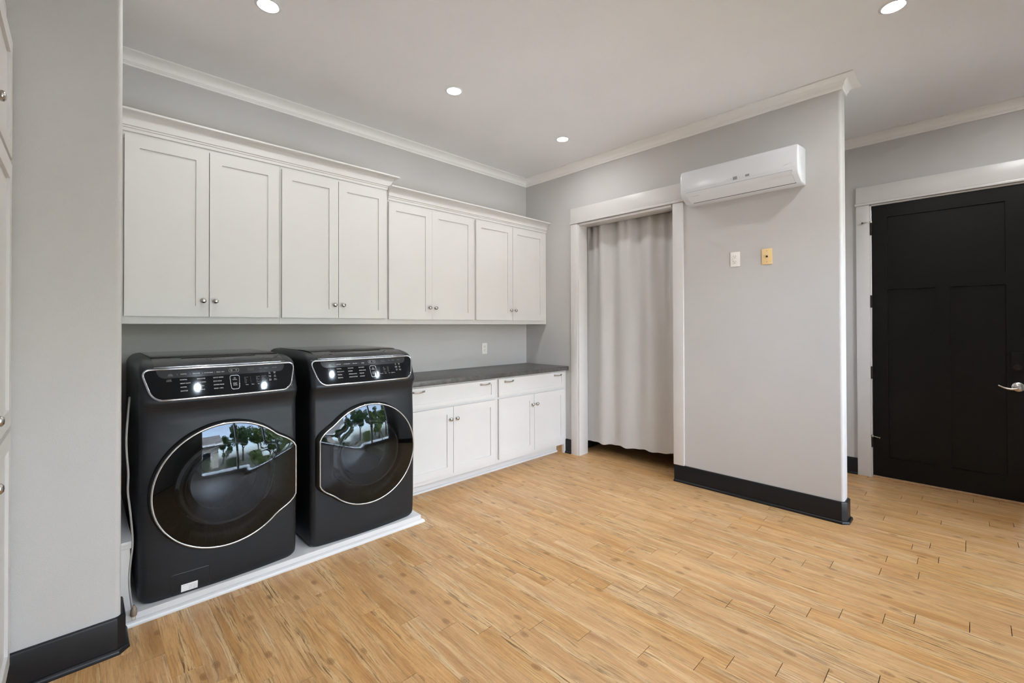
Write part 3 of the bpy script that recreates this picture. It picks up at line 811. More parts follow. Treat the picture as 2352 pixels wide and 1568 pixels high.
    for a, b in zip(qs, qs[1:]):
        for i in range(M_): gb.faces.new((a[i], a[(i + 1) % M_], b[(i + 1) % M_], b[i]))
    obj('seal', gb, 'gasket', dr, smooth=True)
    # inner bowl ring
    ib = bmesh.new()
    prof = [(0.205, -0.006), (0.198, -0.012), (0.190, -0.006), (0.182, 0.03), (0.172, 0.07), (0.160, 0.085), (0.150, 0.08), (0.150, 0.06), (0.165, 0.04), (0.180, 0.0)]
    qs = [[ib.verts.new((DX + r * math.cos(th), y, DZ_ + r * math.sin(th))) for th in ths] for r, y in prof]
    for a, b in zip(qs, qs[1:]):
        for i in range(M_): ib.faces.new((a[i], a[(i + 1) % M_], b[(i + 1) % M_], b[i]))
    obj('inner_bowl', ib, 'bowl_rim', dr, smooth=True)
    # dark glass dome
    gl = bmesh.new()
    rowsS = [1.0, 0.995, 0.98, 0.95, 0.9, 0.84, 0.76, 0.66, 0.54, 0.42, 0.3, 0.18, 0.08]
    def dome(s): return -0.024 - 0.043 * (1 - s ** 2.1)
    qs = [[gl.verts.new(rim(s * 0.972, th, dome(s))) for th in ths] for s in rowsS]
    c0 = gl.verts.new((DX, dome(0), DZ_))
    for a, b in zip(qs, qs[1:]):
        for i in range(M_): gl.faces.new((a[i], a[(i + 1) % M_], b[(i + 1) % M_], b[i]))
    for i in range(M_): gl.faces.new((qs[-1][i], qs[-1][(i + 1) % M_], c0))
    obj('glass', gl, 'door_glass_dark', dr, smooth=True)
    cb = bmesh.new(); tube(cb, [rim(0.990, th, -0.022) for th in ths], 0.0052, 10, closed=True); obj('chrome_ring', cb, 'chrome', dr, smooth=True)
    # control panel
    zb_, zt_ = 0.955, 1.098
    def hwp(v):
        w0 = 0.302 + 0.040 * v; r = 0.30
        if v < r: w0 -= 0.040 * (1 - math.sqrt(max(0, 1 - ((r - v) / r) ** 2)))
        if v > 1 - r * 0.8: w0 -= 0.034 * (1 - math.sqrt(max(0, 1 - ((v - (1 - r * 0.8)) / (r * 0.8)) ** 2)))
        return w0
    def surf(x, z, d): return Vector((x, front_y(x, z) - d, z))
    pb = bmesh.new(); vsN, us = 16, 22; g = []
    vv = [0.5 - 0.5 * math.cos(math.pi * j / vsN) for j in range(vsN + 1)]
    for v in vv:
        z = zb_ + v * (zt_ - zb_); h = hwp(v)
        g.append([pb.verts.new(surf(-h + 2 * h * i / us, z, 0.003)) for i in range(us + 1)])
    for j in range(vsN):
        for i in range(us): pb.faces.new((g[j][i], g[j][i + 1], g[j + 1][i + 1], g[j + 1][i]))
    panel = obj('control_panel', pb, 'appliance_glass', e, smooth=True)
    out = [surf(-hwp(v), zb_ + v * (zt_ - zb_), 0.004) for v in vv] + [surf(-hwp(1) + 2 * hwp(1) * i / us, zt_, 0.004) for i in range(1, us)] + \
          [surf(hwp(v), zb_ + v * (zt_ - zb_), 0.004) for v in vv[::-1]] + [surf(hwp(0) - 2 * hwp(0) * i / us, zb_, 0.004) for i in range(1, us)]
    cb = bmesh.new(); tube(cb, out, 0.0050, 8, closed=True); obj('chrome_trim', cb, 'chrome', panel, smooth=True)
    # lighter band across the top of the panel
    bb = bmesh.new(); g = []
    for j in range(9):
        v = 0.70 + 0.29 * j / 8; z = zb_ + v * (zt_ - zb_); h = 0.285 - 0.03 * (1 - math.sqrt(1 - ((8 - j) / 8) ** 2)) if j < 8 else 0.285
        g.append([bb.verts.new(surf(-h + 2 * h * i / us, z, 0.0036)) for i in range(us + 1)])
    for j in range(8):
        for i in range(us): bb.faces.new((g[j][i], g[j][i + 1], g[j + 1][i + 1], g[j + 1][i]))
    obj('display_band', bb, 'panel_band', panel, smooth=True)
    bb = bmesh.new(); patch(bb, 0.098, 0.128, 1.068, 1.084, lambda x, z: surf(x, z, 0.0042)); obj('display', bb, 'slot_dark', panel)
    # buttons
    def rr_loop(cx, cz, w, h, r, tap=0.0, d=0.005):
        pts = []
        for (sx, sz, a0) in ((1, 1, 0), (-1, 1, 90), (-1, -1, 180), (1, -1, 270)):
            for k in range(6):
                a = math.radians(a0 + 18 * k)
                px = sx * (w - r) + r * math.cos(a); pz = sz * (h - r) + r * math.sin(a)
                px *= 1 + tap * pz / h
                pts.append(surf(cx + px, cz + pz, d))
        return pts
    bx_ = 0.034
    cb = bmesh.new(); tube(cb, rr_loop(bx_, 1.016, 0.020, 0.034, 0.010, 0.10, 0.005), 0.0020, 6, closed=True); obj('power_ring', cb, 'chrome', panel, smooth=True)
    cb = bmesh.new(); tube(cb, rr_loop(bx_, 1.076, 0.023, 0.0085, 0.007, 0, 0.0045), 0.0008, 6, closed=True); obj('upper_button_ring', cb, 'lettering_dim', panel, smooth=True)
    for (cx, cz, rr) in ((bx_, 1.036, 0.0038), (bx_ - 0.011, 1.076, 0.0034)):
        cb = bmesh.new(); tube(cb, [surf(cx + rr * math.cos(t * math.pi / 8), cz + rr * math.sin(t * math.pi / 8), 0.0045) for t in range(16)], 0.0005, 5, closed=True); obj('power_icon', cb, 'lettering_white', panel)
    mp = lambda x, z: surf(x, z, 0.0046)
    L = []; D = []
    if not dryer:
        up = ['UPPER', 'WASHER', 'NORMAL', 'DELICATES', 'ACTIVE WEAR', 'RINSE + SPIN']; lo = ['LOWER', 'WASHER']
        cols = [['NORMAL', 'HEAVY DUTY', 'WHITES', 'SANITIZE'], ['DELICATES', 'PERM PRESS', 'TOWELS', 'BEDDING'], ['QUICK WASH', 'ECO COLD', 'ACTIVE WEAR', 'RINSE + SPIN']]
        lev = [(['Extra Hot', 'Hot', 'Warm', 'Cool', 'Cold'], 'Temp'), (['5', '4', '3', '2', '1'], 'Rinse'), (['Extra High', 'High', 'Medium', 'Low', 'No Spin'], 'Spin'), (['Extra Heavy', 'Heavy', 'Normal', 'Light', 'Extra Light'], 'Soil')]
        opt = [['Pre Soak', 'Steam Wash', 'Super Speed'], ['Delay End', 'Self Clean', 'Smart Control']]
    else:
        up = ['UPPER', 'DRYER', 'DAMP DRY', 'ACCESSORIES', 'DELICATES', 'SHOES']; lo = ['LOWER', 'DRYER']
        cols = [['NORMAL', 'HEAVY DUTY', 'TOWELS', 'BEDDING'], ['DELICATES', 'REFRESH', 'WRINKLE AWAY', 'STEAM SANITIZE'], ['PERM PRESS', 'ACTIVE WEAR', 'TIME DRY', 'AIR FLUFF']]
        lev = [(['5', '4', '3', '2', '1'], 'Dry Level'), (['High', 'Medium', 'Med Low', 'Low', 'Extra Low'], 'Temp'), (['60 min', '50 min', '40 min', '30 min', '20 min'], 'Time'), ([], 'Adjust Time')]
        opt = [['Eco Dry', 'Wrinkle Prevent', 'Mixed Load'], ['Damp Alert', 'Drum Light', 'Smart Control']]
    D += [(up[0], -0.232, 1.072, 0.0052, 'CENTER'), (up[1], -0.232, 1.0665, 0.0052, 'CENTER'), (lo[0], -0.238, 1.047, 0.0052, 'CENTER'), (lo[1], -0.238, 1.0415, 0.0052, 'CENTER')]
    for i, s in enumerate(up[2:]):
        x = -0.180 + i * 0.051
        L.append((s, x, 1.0715, 0.0060, 'CENTER')); D.append(('|', x - 0.0255, 1.0715, 0.009, 'CENTER'))
    for i, cset in enumerate(cols):
        for j, s in enumerate(cset): L.append((s, -0.196 + i * 0.068, 1.045 - j * 0.0175, 0.0070, 'LEFT'))
    L += [('POWER', bx_, 1.0285, 0.0058, 'CENTER'), ('START', bx_, 1.010, 0.0062, 'CENTER'), ('PAUSE', bx_, 1.0015, 0.0062, 'CENTER'), ('3K', bx_ + 0.011, 1.0765, 0.007, 'CENTER')]
    for i, (st, nm_) in enumerate(lev):
        x = 0.078 + i * 0.028
        for j, s in enumerate(st): D.append((s, x, 1.036 - j * 0.0068, 0.0046, 'LEFT'))
        L.append((nm_, x + 0.010, 0.9985, 0.0056, 'CENTER'))
    for i, cset in enumerate(opt):
        for j, s in enumerate(cset):
            for k, w_ in enumerate(s.split()): L.append((w_, 0.203 + i * 0.026, 1.053 - j * 0.018 - k * 0.0055, 0.0050, 'CENTER'))
    D += [('Time', 0.160, 1.0775, 0.0052, 'CENTER'), ('Delicates', 0.190, 1.0775, 0.0052, 'CENTER'), ('Smart Care', 0.232, 1.0775, 0.0052, 'CENTER')]
    obj('lettering', text_mesh(L, mp), 'lettering_white', panel)['kind'] = 'stuff'
    obj('small_lettering', text_mesh(D, mp), 'lettering_dim', panel)['kind'] = 'stuff'
    # lid with finger slot and print
    lbm = bmesh.new(); g = []
    yy = [0.062, 0.068, 0.085, 0.11, 0.15, 0.21, 0.30, 0.45, 0.60, 0.79]
    def lid_z(y): return HT - 0.040 * max(0, (0.30 - y) / 0.238) ** 2.2
    lw = 0.292
    def lidp(x, y, d=0.0): return Vector((x, y + 0.018 * (x / HW) ** 2 * max(0, 1 - (y - 0.06) / 0.3), lid_z(y) + 0.004 + d))
    for y in yy: g.append([lbm.verts.new(lidp(-lw + 2 * lw * i / 12, y)) for i in range(13)])
    gl_ = [[lbm.verts.new(v.co - Vector((0, 0, 0.02))) for v in row] for row in g]
    for G in (g, gl_):
        for j in range(len(yy) - 1):
            for i in range(12): lbm.faces.new((G[j][i], G[j][i + 1], G[j + 1][i + 1], G[j + 1][i]))
    for j in range(len(yy) - 1):
        for i in (0, 12): lbm.faces.new((g[j][i], g[j + 1][i], gl_[j + 1][i], gl_[j][i]))
    for i in range(12):
        for j in (0, len(yy) - 1): lbm.faces.new((g[j][i], g[j][i + 1], gl_[j][i + 1], gl_[j][i]))
    lid = obj('lid', lbm, 'appliance_glass', e, smooth='auto')
    sb = bmesh.new()
    g = [[sb.verts.new(lidp(-0.17 + 0.34 * i / 10, y, 0.0012)) for i in range(11)] for y in (0.175, 0.195)]
    for i in range(10): sb.faces.new((g[0][i], g[0][i + 1], g[1][i + 1], g[1][i]))
    obj('finger_slot', sb, 'slot_dark', lid)
    lt = text_mesh([('SAMSUNG', 0.0, 0.118, 0.017, 'CENTER')], lambda x, y: lidp(x * 1.25, y, 0.0016)); obj('lettering', lt, 'lettering_dim', lid)['kind'] = 'stuff'
    # chrome edge of the lid front
    cb = bmesh.new(); tube(cb, [lidp(-lw + 2 * lw * i / 20, 0.058, -0.004) for i in range(21)], 0.0035, 8); obj('lid_trim', cb, 'chrome', lid, smooth=True)
    if not dryer:
        fb = bmesh.new()
        fl = []
        for (x0, x1, z0, z1) in ((-0.232, -0.076, -0.0, 0.108),):
            loop = []
            for (cx, cz, a0) in ((x1 - 0.012, z1 - 0.012, 0), (x0 + 0.012, z1 - 0.012, 90), (x0 + 0.012, z0 + 0.016, 180), (x1 - 0.012, z0 + 0.016, 270)):
                for k in range(5):
                    a = math.radians(a0 + 22.5 * k); loop.append(surf(cx + 0.012 * math.cos(a), cz + 0.012 * math.sin(a), 0.0004))
            tube(fb, loop, 0.0018, 6, closed=True)
        obj('filter_cover', fb, 'gasket', e)
        st = bmesh.new(); patch(st, -0.190, -0.124, 0.012, 0.050, lambda x, z: surf(x, z, 0.0012), 4, 4); stk = obj('sticker', st, 'sticker_white', e)
        stk['label'] = 'white product sticker'
        it = []
        random.seed(3)
        for r_ in range(6): it.append(('SERIAL NO.' if r_ == 0 else 'MODEL MADE IN', -0.160 if r_ else -0.185, 0.044 - r_ * 0.0052, 0.0045, 'LEFT'))
        obj('print', text_mesh(it, lambda x, z: surf(x, z, 0.0016)), 'grey_mark', stk)['kind'] = 'stuff'
    return e
machine('washing_machine', 'black stainless front-load washer at left, with filter hatch and white sticker', (0.546, 2.665, 0.0505), False, False)
machine('clothes_dryer', 'black stainless front-load dryer at right, beside the grey countertop', (1.317, 2.665, 0.0505), True, True, 'dryer')

# power cord hanging beside the washer
e = thing('power_cord', 'grey power cord hanging beside the left washer, plug at the floor', 'power cord', (0.177, 2.636, 0.04))
o_ = Vector((0.177, 2.636, 0.04))
raw = [(0.170, 2.80, 1.02), (0.160, 2.74, 0.93), (0.152, 2.68, 0.849), (0.153, 2.66, 0.771), (0.158, 2.655, 0.691), (0.156, 2.652, 0.614), (0.165, 2.65, 0.514), (0.173, 2.648, 0.384), (0.166, 2.644, 0.299), (0.161, 2.642, 0.223), (0.166, 2.640, 0.142), (0.1755, 2.637, 0.066)]
pts = []
for i in range(len(raw) - 1):
    p0, p1, p2, p3 = [Vector(raw[max(0, min(len(raw) - 1, i + k))]) for k in (-1, 0, 1, 2)]
    for t in (0, 0.25, 0.5, 0.75):
        pts.append(0.5 * ((2 * p1) + (p2 - p0) * t + (2 * p0 - 5 * p1 + 4 * p2 - p3) * t * t + (3 * p1 - p0 - 3 * p2 + p3) * t ** 3))
pts.append(Vector(raw[-1]))
bm = bmesh.new(); tube(bm, [p - o_ for p in pts], 0.0042, 8); obj('cord', bm, 'cord_grey', e, smooth=True)
bm = bmesh.new(); lathe(bm, [(0.004, 0.070), (0.006, 0.062), (0.0095, 0.055), (0.0125, 0.050), (0.0125, 0.028), (0.0105, 0.022), (0, 0.022)], origin=(0, 0, -0.008), n=12)
plug = obj('plug', bm, 'plug_tan', e, smooth='auto')
for s in (-1, 1): bxo('prong', (s * 0.0063 - 0.001, -0.0028, -0.005), (s * 0.0063 + 0.001, 0.0028, 0.016), 'brass', plug)

# ---------------------------------------------------------------- mini split air conditioner
acy0, acy1 = 0.825, 1.664
e = thing('air_conditioner', 'white split air conditioner mounted high on the partition wall', 'air conditioner', (XB, 1.245, 2.36))
o_ = (XB, 1.245, 2.36)
prof = [(0, 2.363), (0.085, 2.362), (0.105, 2.366), (0.175, 2.397), (0.190, 2.412), (0.198, 2.436), (0.200, 2.47), (0.200, 2.585), (0.196, 2.600), (0.186, 2.610), (0.06, 2.626), (0, 2.626)]
bm = bmesh.new()
ys = [acy0, acy0 + 0.004, acy0 + 0.012, acy1 - 0.012, acy1 - 0.004, acy1]; ins = [0.010, 0.003, 0.0, 0.0, 0.003, 0.010]
cx, cz = 0.08, 2.49
rows = []
for y, s in zip(ys, ins):
    row = []
    for d, z in prof:
        dd = d if d < 0.001 else d - s * (d / 0.2); zz = z + s * (0.7 if z < cz else -0.7) * (1 if d > 0.001 else 0.6)
        row.append(bm.verts.new((-dd, y - o_[1], zz - o_[2])))
    rows.append(row)
k = len(prof)
for a, b in zip(rows, rows[1:]):
    for i in range(k): bm.faces.new((a[i], a[(i + 1) % k], b[(i + 1) % k], b[i]))
bm.faces.new(rows[0]); bm.faces.new(rows[-1][::-1])
obj('housing', bm, 'plastic_white', e, smooth='auto')
def acp(y, d, z): return Vector((-d, y - o_[1], z - o_[2]))
# front panel seam, louver flap and air slot
bm = bmesh.new()
ly0, ly1 = 0.862, 1.615
for y0_, y1_, P in ((ly0, ly1, [(0.1085, 2.3655), (0.1765, 2.3955), (0.1925, 2.411), (0.1995, 2.4345)]),):
    fr = [[bm.verts.new(acp(y, d + 0.0016, z - 0.0010)) for d, z in P] for y in (y0_, y1_)]
    for i in range(len(P) - 1): bm.faces.new((fr[0][i], fr[0][i + 1], fr[1][i + 1], fr[1][i]))
    bk = [[bm.verts.new(acp(y, d - 0.002, z + 0.002)) for d, z in P] for y in (y0_, y1_)]
    for i in range(len(P) - 1): bm.faces.new((bk[0][i], bk[0][i + 1], bk[1][i + 1], bk[1][i]))
    for q in (0, 1):
        for i in range(len(P) - 1): bm.faces.new((fr[q][i], fr[q][i + 1], bk[q][i + 1], bk[q][i]))
    for i in (0, len(P) - 1): bm.faces.new((fr[0][i], fr[1][i], bk[1][i], bk[0][i]))
obj('louver', bm, 'plastic_white', e, smooth='auto')
bm = bmesh.new()
def strip(bm, y0_, y1_, a, b, lift=0.0012):
    v = [bm.verts.new(acp(y0_, a[0] + lift, a[1] - lift * 0.4)), bm.verts.new(acp(y0_, b[0] + lift, b[1] - lift * 0.4)), bm.verts.new(acp(y1_, b[0] + lift, b[1] - lift * 0.4)), bm.verts.new(acp(y1_, a[0] + lift, a[1] - lift * 0.4))]
    bm.faces.new(v)
strip(bm, ly0 - 0.004, ly1 - 0.02, (0.099, 2.3638), (0.1085, 2.3668), 0.0010)
obj('air_slot', bm, 'slot_dark', e)
bm = bmesh.new()
strip(bm, ly0 - 0.001, ly1 + 0.001, (0.1992, 2.4335), (0.1996, 2.4352), 0.0022)
strip(bm, ly1 + 0.0002, ly1 + 0.0016, (0.112, 2.367), (0.176, 2.397), 0.0012)
strip(bm, ly0 - 0.0016, ly0 - 0.0002, (0.112, 2.367), (0.176, 2.397), 0.0012); strip(bm, ly0 - 0.0016, ly0 - 0.0002, (0.176, 2.397), (0.1995, 2.4345), 0.0012)
obj('louver_seam', bm, 'grey_mark', e)
bm = bmesh.new(); strip(bm, ly0 - 0.02, ly1 + 0.02, (0.2003, 2.4540), (0.2003, 2.4551), 0.0006); obj('panel_seam', bm, 'light_grey_mark', e)
for yc, w, h, zc in ((1.236, 0.030, 0.024, 2.466), (1.150, 0.028, 0.016, 2.468)):
    bm = bmesh.new(); strip(bm, yc - w / 2, yc + w / 2, (0.2003, zc - h / 2), (0.2003, zc + h / 2), 0.0006); obj('display', bm, 'grey_mark', e)
for yc, q_ in ((1.290, 0.008), (1.265, 0.010), (1.206, 0.007), (1.182, 0.006)):
    bm = bmesh.new(); strip(bm, yc - q_ / 2, yc + q_ / 2, (0.2003, 2.466 - q_ / 2), (0.2003, 2.466 + q_ / 2), 0.0006); obj('indicator', bm, 'light_grey_mark', e)
bm = bmesh.new(); tube(bm, [acp(0.915 - 0.034 * t, 0.2008, 2.476 + 0.006 * math.sin(t * math.pi * 0.5)) for t in [i / 8 for i in range(9)]], [0.0004 + 0.0014 * math.sin(math.pi * (i + 0.5) / 9) for i in range(9)], 5); obj('emblem_stroke', bm, 'light_grey_mark', e)
bm = bmesh.new(); tube(bm, [acp(0.868 + 0.009 * math.cos(t * math.pi / 8), 0.2008, 2.484 + 0.005 * math.sin(t * math.pi / 8)) for t in range(16)], 0.0007, 5, closed=True); obj('emblem_loop', bm, 'light_grey_mark', e)
def lou(y, z):
    t = (z - 2.40) / 0.02
    return acp(-y, 0.1785 + t * 0.012 + 0.0048, 2.398 + t * 0.012 - 0.0030)
bm = text_mesh([('DC INVERTER', -1.575, 2.405, 0.010, 'LEFT')], lou); obj('louver_print', bm, 'grey_mark', e)['kind'] = 'stuff'
bm = text_mesh([('AIR CONDITIONER MODEL ENERGY RATING', 0.0, 0.0, 0.011, 'CENTER'), ('CAUTION SEE MANUAL BEFORE USE', 0.0, -0.014, 0.009, 'CENTER'), ('INDOOR UNIT', 0.0, -0.028, 0.008, 'CENTER')],
               lambda a, b: Vector((-0.105 - b, acy0 - 0.0008 - o_[1], 2.50 - a * 0.95 - o_[2])))
obj('side_label', bm, 'grey_mark', e)['kind'] = 'stuff'

# ---------------------------------------------------------------- wall plates
def outlet(label, loc, rz):
    e = thing('outlet', label, 'outlet', loc, 'duplex outlets'); e.rotation_euler = (0, 0, rz)
    bxo('plate', (-0.036, -0.006, -0.058), (0.036, 0, 0.058), 'plate_white', e, 0.003)
    for s in (-1, 1):
        bm = bmesh.new(); lathe(bm, [(0, 0), (0.0165, 0), (0.0165, 0.0025), (0.0155, 0.003), (0, 0.003)], axis=(0, -1, 0), origin=(0, -0.006, s * 0.0205), n=20)
        rc = obj('receptacle', bm, 'plate_white', e, smooth='auto')
        bm = bmesh.new()
        for x in (-0.0065, 0.0065): box(bm, (x - 0.0012, -0.0094, s * 0.0205 + 0.0005), (x + 0.0012, -0.009, s * 0.0205 + 0.0085))
        lathe(bm, [(0, 0), (0.0026, 0), (0.0026, 0.0004), (0, 0.0004)], axis=(0, -1, 0), origin=(0, -0.009, s * 0.0205 - 0.0075), n=10)
        obj('slot', bm, 'slot_dark', rc)
    bm = bmesh.new(); lathe(bm, [(0, 0), (0.003, 0), (0.003, 0.001), (0, 0.0012)], axis=(0, -1, 0), origin=(0, -0.006, 0), n=10); obj('screw', bm, 'plate_white', e)
    return e
outlet('white duplex outlet on the wall between counter and wall cupboards', (3.102, YA - 0.0002, 1.114), 0)
outlet('white duplex outlet on the partition, left of the tan cable plate', (XB - 0.0002, 1.307, 1.880), -math.pi / 2)
e = thing('cable_plate', 'tan coaxial cable wall plate below the air conditioner', 'wall plate', (XB - 0.0002, 1.078, 1.877)); e.rotation_euler = (0, 0, -math.pi / 2)
bxo('plate', (-0.036, -0.007, -0.060), (0.036, 0, 0.060), 'plate_almond', e, 0.003)
bm = bmesh.new(); lathe(bm, [(0, 0), (0.007, 0), (0.007, 0.003), (0.0045, 0.004), (0.0045, 0.012), (0.002, 0.0125), (0, 0.0125)], axis=(0, -1, 0), origin=(0, -0.007, 0), n=12); obj('coax_jack', bm, 'bronze', e)
for z in (-0.042, 0.042):
    bm = bmesh.new(); lathe(bm, [(0, 0), (0.0032, 0), (0.0032, 0.001), (0, 0.0012)], axis=(0, -1, 0), origin=(0, -0.007, z), n=10); obj('screw', bm, 'brass', e)

# ---------------------------------------------------------------- curtain
cy0, cy1 = 1.795, 2.895
e = thing('curtain', 'light grey fabric curtain closing the doorway', 'curtain', (3.915, 2.34, 0.1))
o_ = (3.915, 2.34, 0.1)
bm = bmesh.new(); NX, NZ = 160, 48
def fold(u, t):
    """t = 0 top .. 1 bottom"""
    f = 0.030 * math.sin(u * 25 + 0.2) + 0.009 * math.sin(u * 43 + 2.1) * (1 - 0.7 * t) + 0.008 * math.sin(u * 9.5 + 0.4)
    f *= 0.85 - 0.35 * t
    f += 0.012 * math.sin(u * 61) * (1 - t) ** 6
    f -= 0.030 * math.exp(-((u - 0.90) / 0.05) ** 2) * 0   # right hand end hangs deeper
    f += 0.075 * max(0, (u - 0.80) / 0.20) ** 1.5
    return f
g = []
for j in range(NZ + 1):
    t = j / NZ; row = []
    for i in range(NX + 1):
        u = i / NX
        y = cy1 + (cy0 - cy1) * u
        zb = 0.118 + 0.052 * u + 0.005 * math.sin(u * 23) + 0.004 * math.sin(u * 51 + 1)
        z = 2.445 + (zb - 2.445) * t
        wr_ = 0.0022 * math.sin(u * 140 + 5 * math.sin(u * 17)) * math.exp(-((t - 0.965) / 0.012) ** 2)
        row.append(bm.verts.new((3.932 + fold(u, t) + wr_ - o_[0], y - o_[1], z - o_[2])))
    g.append(row)
for j in range(NZ):
    for i in range(NX): bm.faces.new((g[j][i], g[j][i + 1], g[j + 1][i + 1], g[j + 1][i]))
cloth = obj('cloth', bm, 'curtain_cloth', e, smooth=True)
sd = cloth.modifiers.new('thickness', 'SOLIDIFY'); sd.thickness = 0.002
bm = bmesh.new(); g = []
for q in (0, 1):
    row = []
    for i in range(NX + 1):
        u = i / NX; t = 0.975 + q * 0.027
        y = cy1 + (cy0 - cy1) * u
        zb = 0.118 + 0.052 * u + 0.005 * math.sin(u * 23) + 0.004 * math.sin(u * 51 + 1)
        row.append(bm.verts.new((3.932 + fold(u, min(1, t)) - 0.0035 - o_[0], y - o_[1], 2.445 + (zb - 2.445) * t - o_[2])))
    g.append(row)
for i in range(NX): bm.faces.new((g[0][i], g[0][i + 1], g[1][i + 1], g[1][i]))
obj('hem', bm, 'curtain_cloth', cloth, smooth=True)
bm = bmesh.new(); tube(bm, [(4.00, 1.75, 2.47), (4.00, 2.94, 2.47)], 0.011, 12)
tag(obj('curtain_rod', bm, 'bright_nickel', smooth=True), 'metal rod carrying the grey curtain behind the doorway head', 'curtain rod')

# ---------------------------------------------------------------- recessed ceiling lamps
def lamp(x, y, label, k=1.0):
    e = thing('recessed_light', label, 'ceiling light', (x, y, ZC), 'recessed ceiling lights')
    bm = bmesh.new(); lathe(bm, [(0.049, -0.002), (0.051, -0.006), (0.058, -0.005), (0.0635, -0.0005), (0.0635, 0.0), (0.049, 0.0)], origin=(0, 0, 0), n=40)
    obj('trim_ring', bm, 'plastic_white', e, smooth='auto')
    bm = bmesh.new(); lathe(bm, [(0, -0.0045), (0.030, -0.0044), (0.046, -0.0035), (0.0495, -0.001), (0, -0.001)], n=40); obj('lens', bm, 'lamp_lens', e, smooth=True)
    ld = bpy.data.lights.new('lamp_light', 'AREA'); ld.shape = 'DISK'; ld.size = 0.09; ld.energy = LAMP_W * k; ld.color = (0.985, 0.99, 1.0)
    lo = bpy.data.objects.new('lamp_light', ld); C.objects.link(lo); lo.parent = e; lo.location = (0, 0, -0.008)
sc_ = (3.048 - 1.356) / (3.05 - 1.372)
for x, y, l in ((0.70, 2.548, 'recessed ceiling light at the top left, above the left washer'), (1.91, 2.559, 'recessed ceiling light in the middle, above the right washer'),
                (3.11, 2.550, 'farthest recessed ceiling light, nearest the curtained doorway'), (3.07, 0.275, 'recessed ceiling light at the top right, near the air conditioner'),
                (1.87, 0.275, 'recessed ceiling light behind the viewer, right of the other one'), (0.66, 0.275, 'recessed ceiling light right over the viewer'),
                (4.08, -0.50, 'unseen recessed light added to brighten the hall by the black door')):
    lamp(x * sc_, y * sc_, l, 2.1 if x > 4 else 1.0)  # hall light is added out of view to brighten the hall, hence stronger

# ---------------------------------------------------------------- garden seen mirrored in the appliance doors
struct(bxo('ground', (-25, -40, -0.35), (30, YS - T - 0.001, -0.25), 'lawn'), 'lawn outside the window', 'ground')
struct(bxo('patio', (-3, -4.2, -0.249), (8, YS - T - 0.002, -0.12), 'patio'), 'unseen pale patio slab bouncing sunlight in through the window', 'patio')  # unseen slab, kept pale to bounce sun up to the ceiling
def tree(x, y, h, r, mat, label, seed, nl=3600):
    rg = random.Random(seed)
    e = thing('tree', label, 'tree', (x, y, -0.25), 'garden trees')
    bm = bmesh.new(); tube(bm, [(0, 0, 0), (0.1, 0.05, h * 0.3), (0.0, 0.1, h * 0.62)], [0.16, 0.12, 0.07], 8)
    for k in range(5):
        a = k * 1.3; tube(bm, [(0.05, 0.05, h * (0.3 + 0.05 * k)), (0.5 * r * math.cos(a), 0.5 * r * math.sin(a), h * (0.5 + 0.06 * k))], [0.06, 0.03], 6)
    obj('trunk', bm, 'bark', e, smooth=True)
    bm = bmesh.new()
    cl = [(rg.gauss(0, r * 0.42), rg.gauss(0, r * 0.42), h * 0.66 + rg.gauss(0, h * 0.14), r * rg.uniform(0.25, 0.5)) for _ in range(16)]
    for i in range(nl):
        c = rg.choice(cl); d = Vector((rg.gauss(0, 1), rg.gauss(0, 1), rg.gauss(0, 1))).normalized() * c[3] * rg.random() ** 0.4
        p = Vector(c[:3]) + d; s = rg.uniform(0.09, 0.24)
        a = Vector((rg.gauss(0, 1), rg.gauss(0, 1), rg.gauss(0, 1))).normalized(); b = a.orthogonal().normalized()
        bm.faces.new([bm.verts.new(p + a * s), bm.verts.new(p + b * s * 0.5), bm.verts.new(p - a * s), bm.verts.new(p - b * s * 0.5)])
    fo = obj('foliage', bm, mat, e); fo['kind'] = 'stuff'
tree(5.2, -11.5, 6.5, 1.9, 'leaf_dark', 'big dark green tree mirrored in the left washer door', 11)
tree(9.3, -8.0, 5.2, 1.8, 'leaf_light', 'light green tree at right of the garden, mirrored in both doors', 12)
tree(3.4, -19.5, 7.0, 1.9, 'leaf_dark', 'tall dark tree in the middle of the garden', 13)
tree(11.5, -17.0, 8.0, 2.4, 'leaf_dark', 'far dark tree at the right end of the garden', 14)
tree(6.2, -5.6, 2.2, 0.7, 'leaf_light', 'low light green bush close to the window', 15, 900)
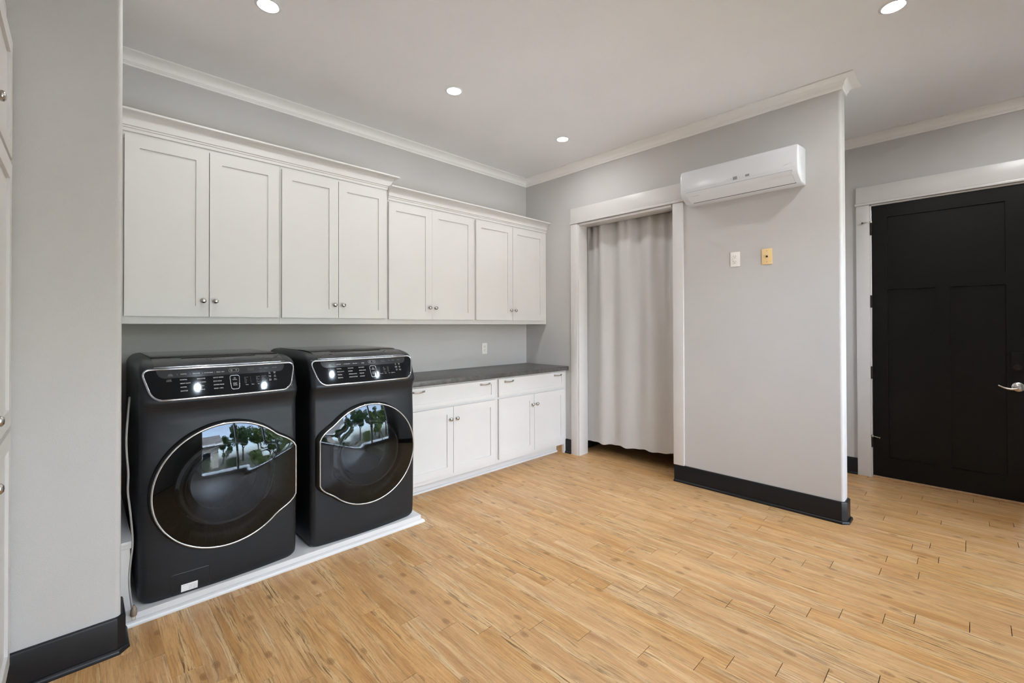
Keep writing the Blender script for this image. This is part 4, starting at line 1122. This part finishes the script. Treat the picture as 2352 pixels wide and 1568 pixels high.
def shrub(x, y, h, r, mat, label, seed):
    rg = random.Random(seed)
    e = thing('shrub', label, 'shrub', (x, y, -0.25), 'garden shrubs')
    bm = bmesh.new()
    for k in range(7):
        a = k * 0.9; tube(bm, [(0.03 * math.cos(a), 0.03 * math.sin(a), 0), (0.5 * r * math.cos(a), 0.5 * r * math.sin(a), h * 0.7)], [0.02, 0.008], 5)
    obj('stem', bm, 'bark', e)
    bm = bmesh.new()
    for i in range(900):
        p = Vector((rg.gauss(0, 0.42) * r, rg.gauss(0, 0.42) * r, h * (0.12 + 0.88 * rg.random() ** 0.8)))
        q = rg.uniform(0.04, 0.12); a = Vector((rg.gauss(0, 1), rg.gauss(0, 1), rg.gauss(0, 1))).normalized(); b = a.orthogonal().normalized()
        bm.faces.new([bm.verts.new(p + a * q), bm.verts.new(p + b * q * 0.5), bm.verts.new(p - a * q), bm.verts.new(p - b * q * 0.5)])
    obj('foliage', bm, mat, e)['kind'] = 'stuff'
for i_, (x, y, h, m_, l_) in enumerate(((0.1, -5.2, 1.1, 'leaf_dark', 'dark round shrub in front of the beige house'), (2.2, -5.0, 0.9, 'leaf_dark', 'low dark shrub at the patio edge, left of the light one'),
        (4.3, -5.3, 1.2, 'leaf_light', 'light green shrub at the middle of the patio edge'), (8.2, -4.9, 1.3, 'leaf_dark', 'dark shrub at the right end of the patio'), (10.6, -5.4, 1.5, 'leaf_light', 'farthest right light green shrub in the garden'))):
    shrub(x, y, h, 0.55, m_, l_, 40 + i_)
tree(8.8, -13.2, 6.0, 1.3, 'leaf_light', 'slim light green tree between the two far dark trees', 16)
tree(14.0, -10.0, 6.5, 2.0, 'leaf_dark', 'outermost dark tree on the right of the garden', 17)
hs = thing('neighbour_house', 'beige house with gabled roof mirrored in the left washer door', 'house', (-1.5, -11.5, -0.25))
bxo('house_wall', (-3.5, -2.5, 0), (3.0, 2.5, 3.0), 'house_wall', hs)
bm = bmesh.new()
for s, z in ((0, 0),):
    prof = [(-3.1, 3.0), (0, 4.9), (3.1, 3.0), (3.1, 3.15), (0, 5.08), (-3.1, 3.15)]
    a = [bm.verts.new((-4.0, y, z)) for y, z in prof]; b = [bm.verts.new((3.5, y, z)) for y, z in prof]
    for i in range(6): bm.faces.new((a[i], a[(i + 1) % 6], b[(i + 1) % 6], b[i]))
    bm.faces.new(a); bm.faces.new(b[::-1])
obj('roof', bm, 'roof_shingle', hs)
bxo('fascia', (-4.0, 3.05, 2.88), (3.5, 3.12, 3.12), 'sky_frame', hs)
for x in (-2.4, -0.6, 1.2):
    w_ = bxo('window', (x, 2.48, 0.95), (x + 1.0, 2.54, 2.2), 'sky_frame', hs); bxo('pane', (x + 0.07, 2.5405, 1.02), (x + 0.93, 2.545, 2.13), 'appliance_glass', w_)
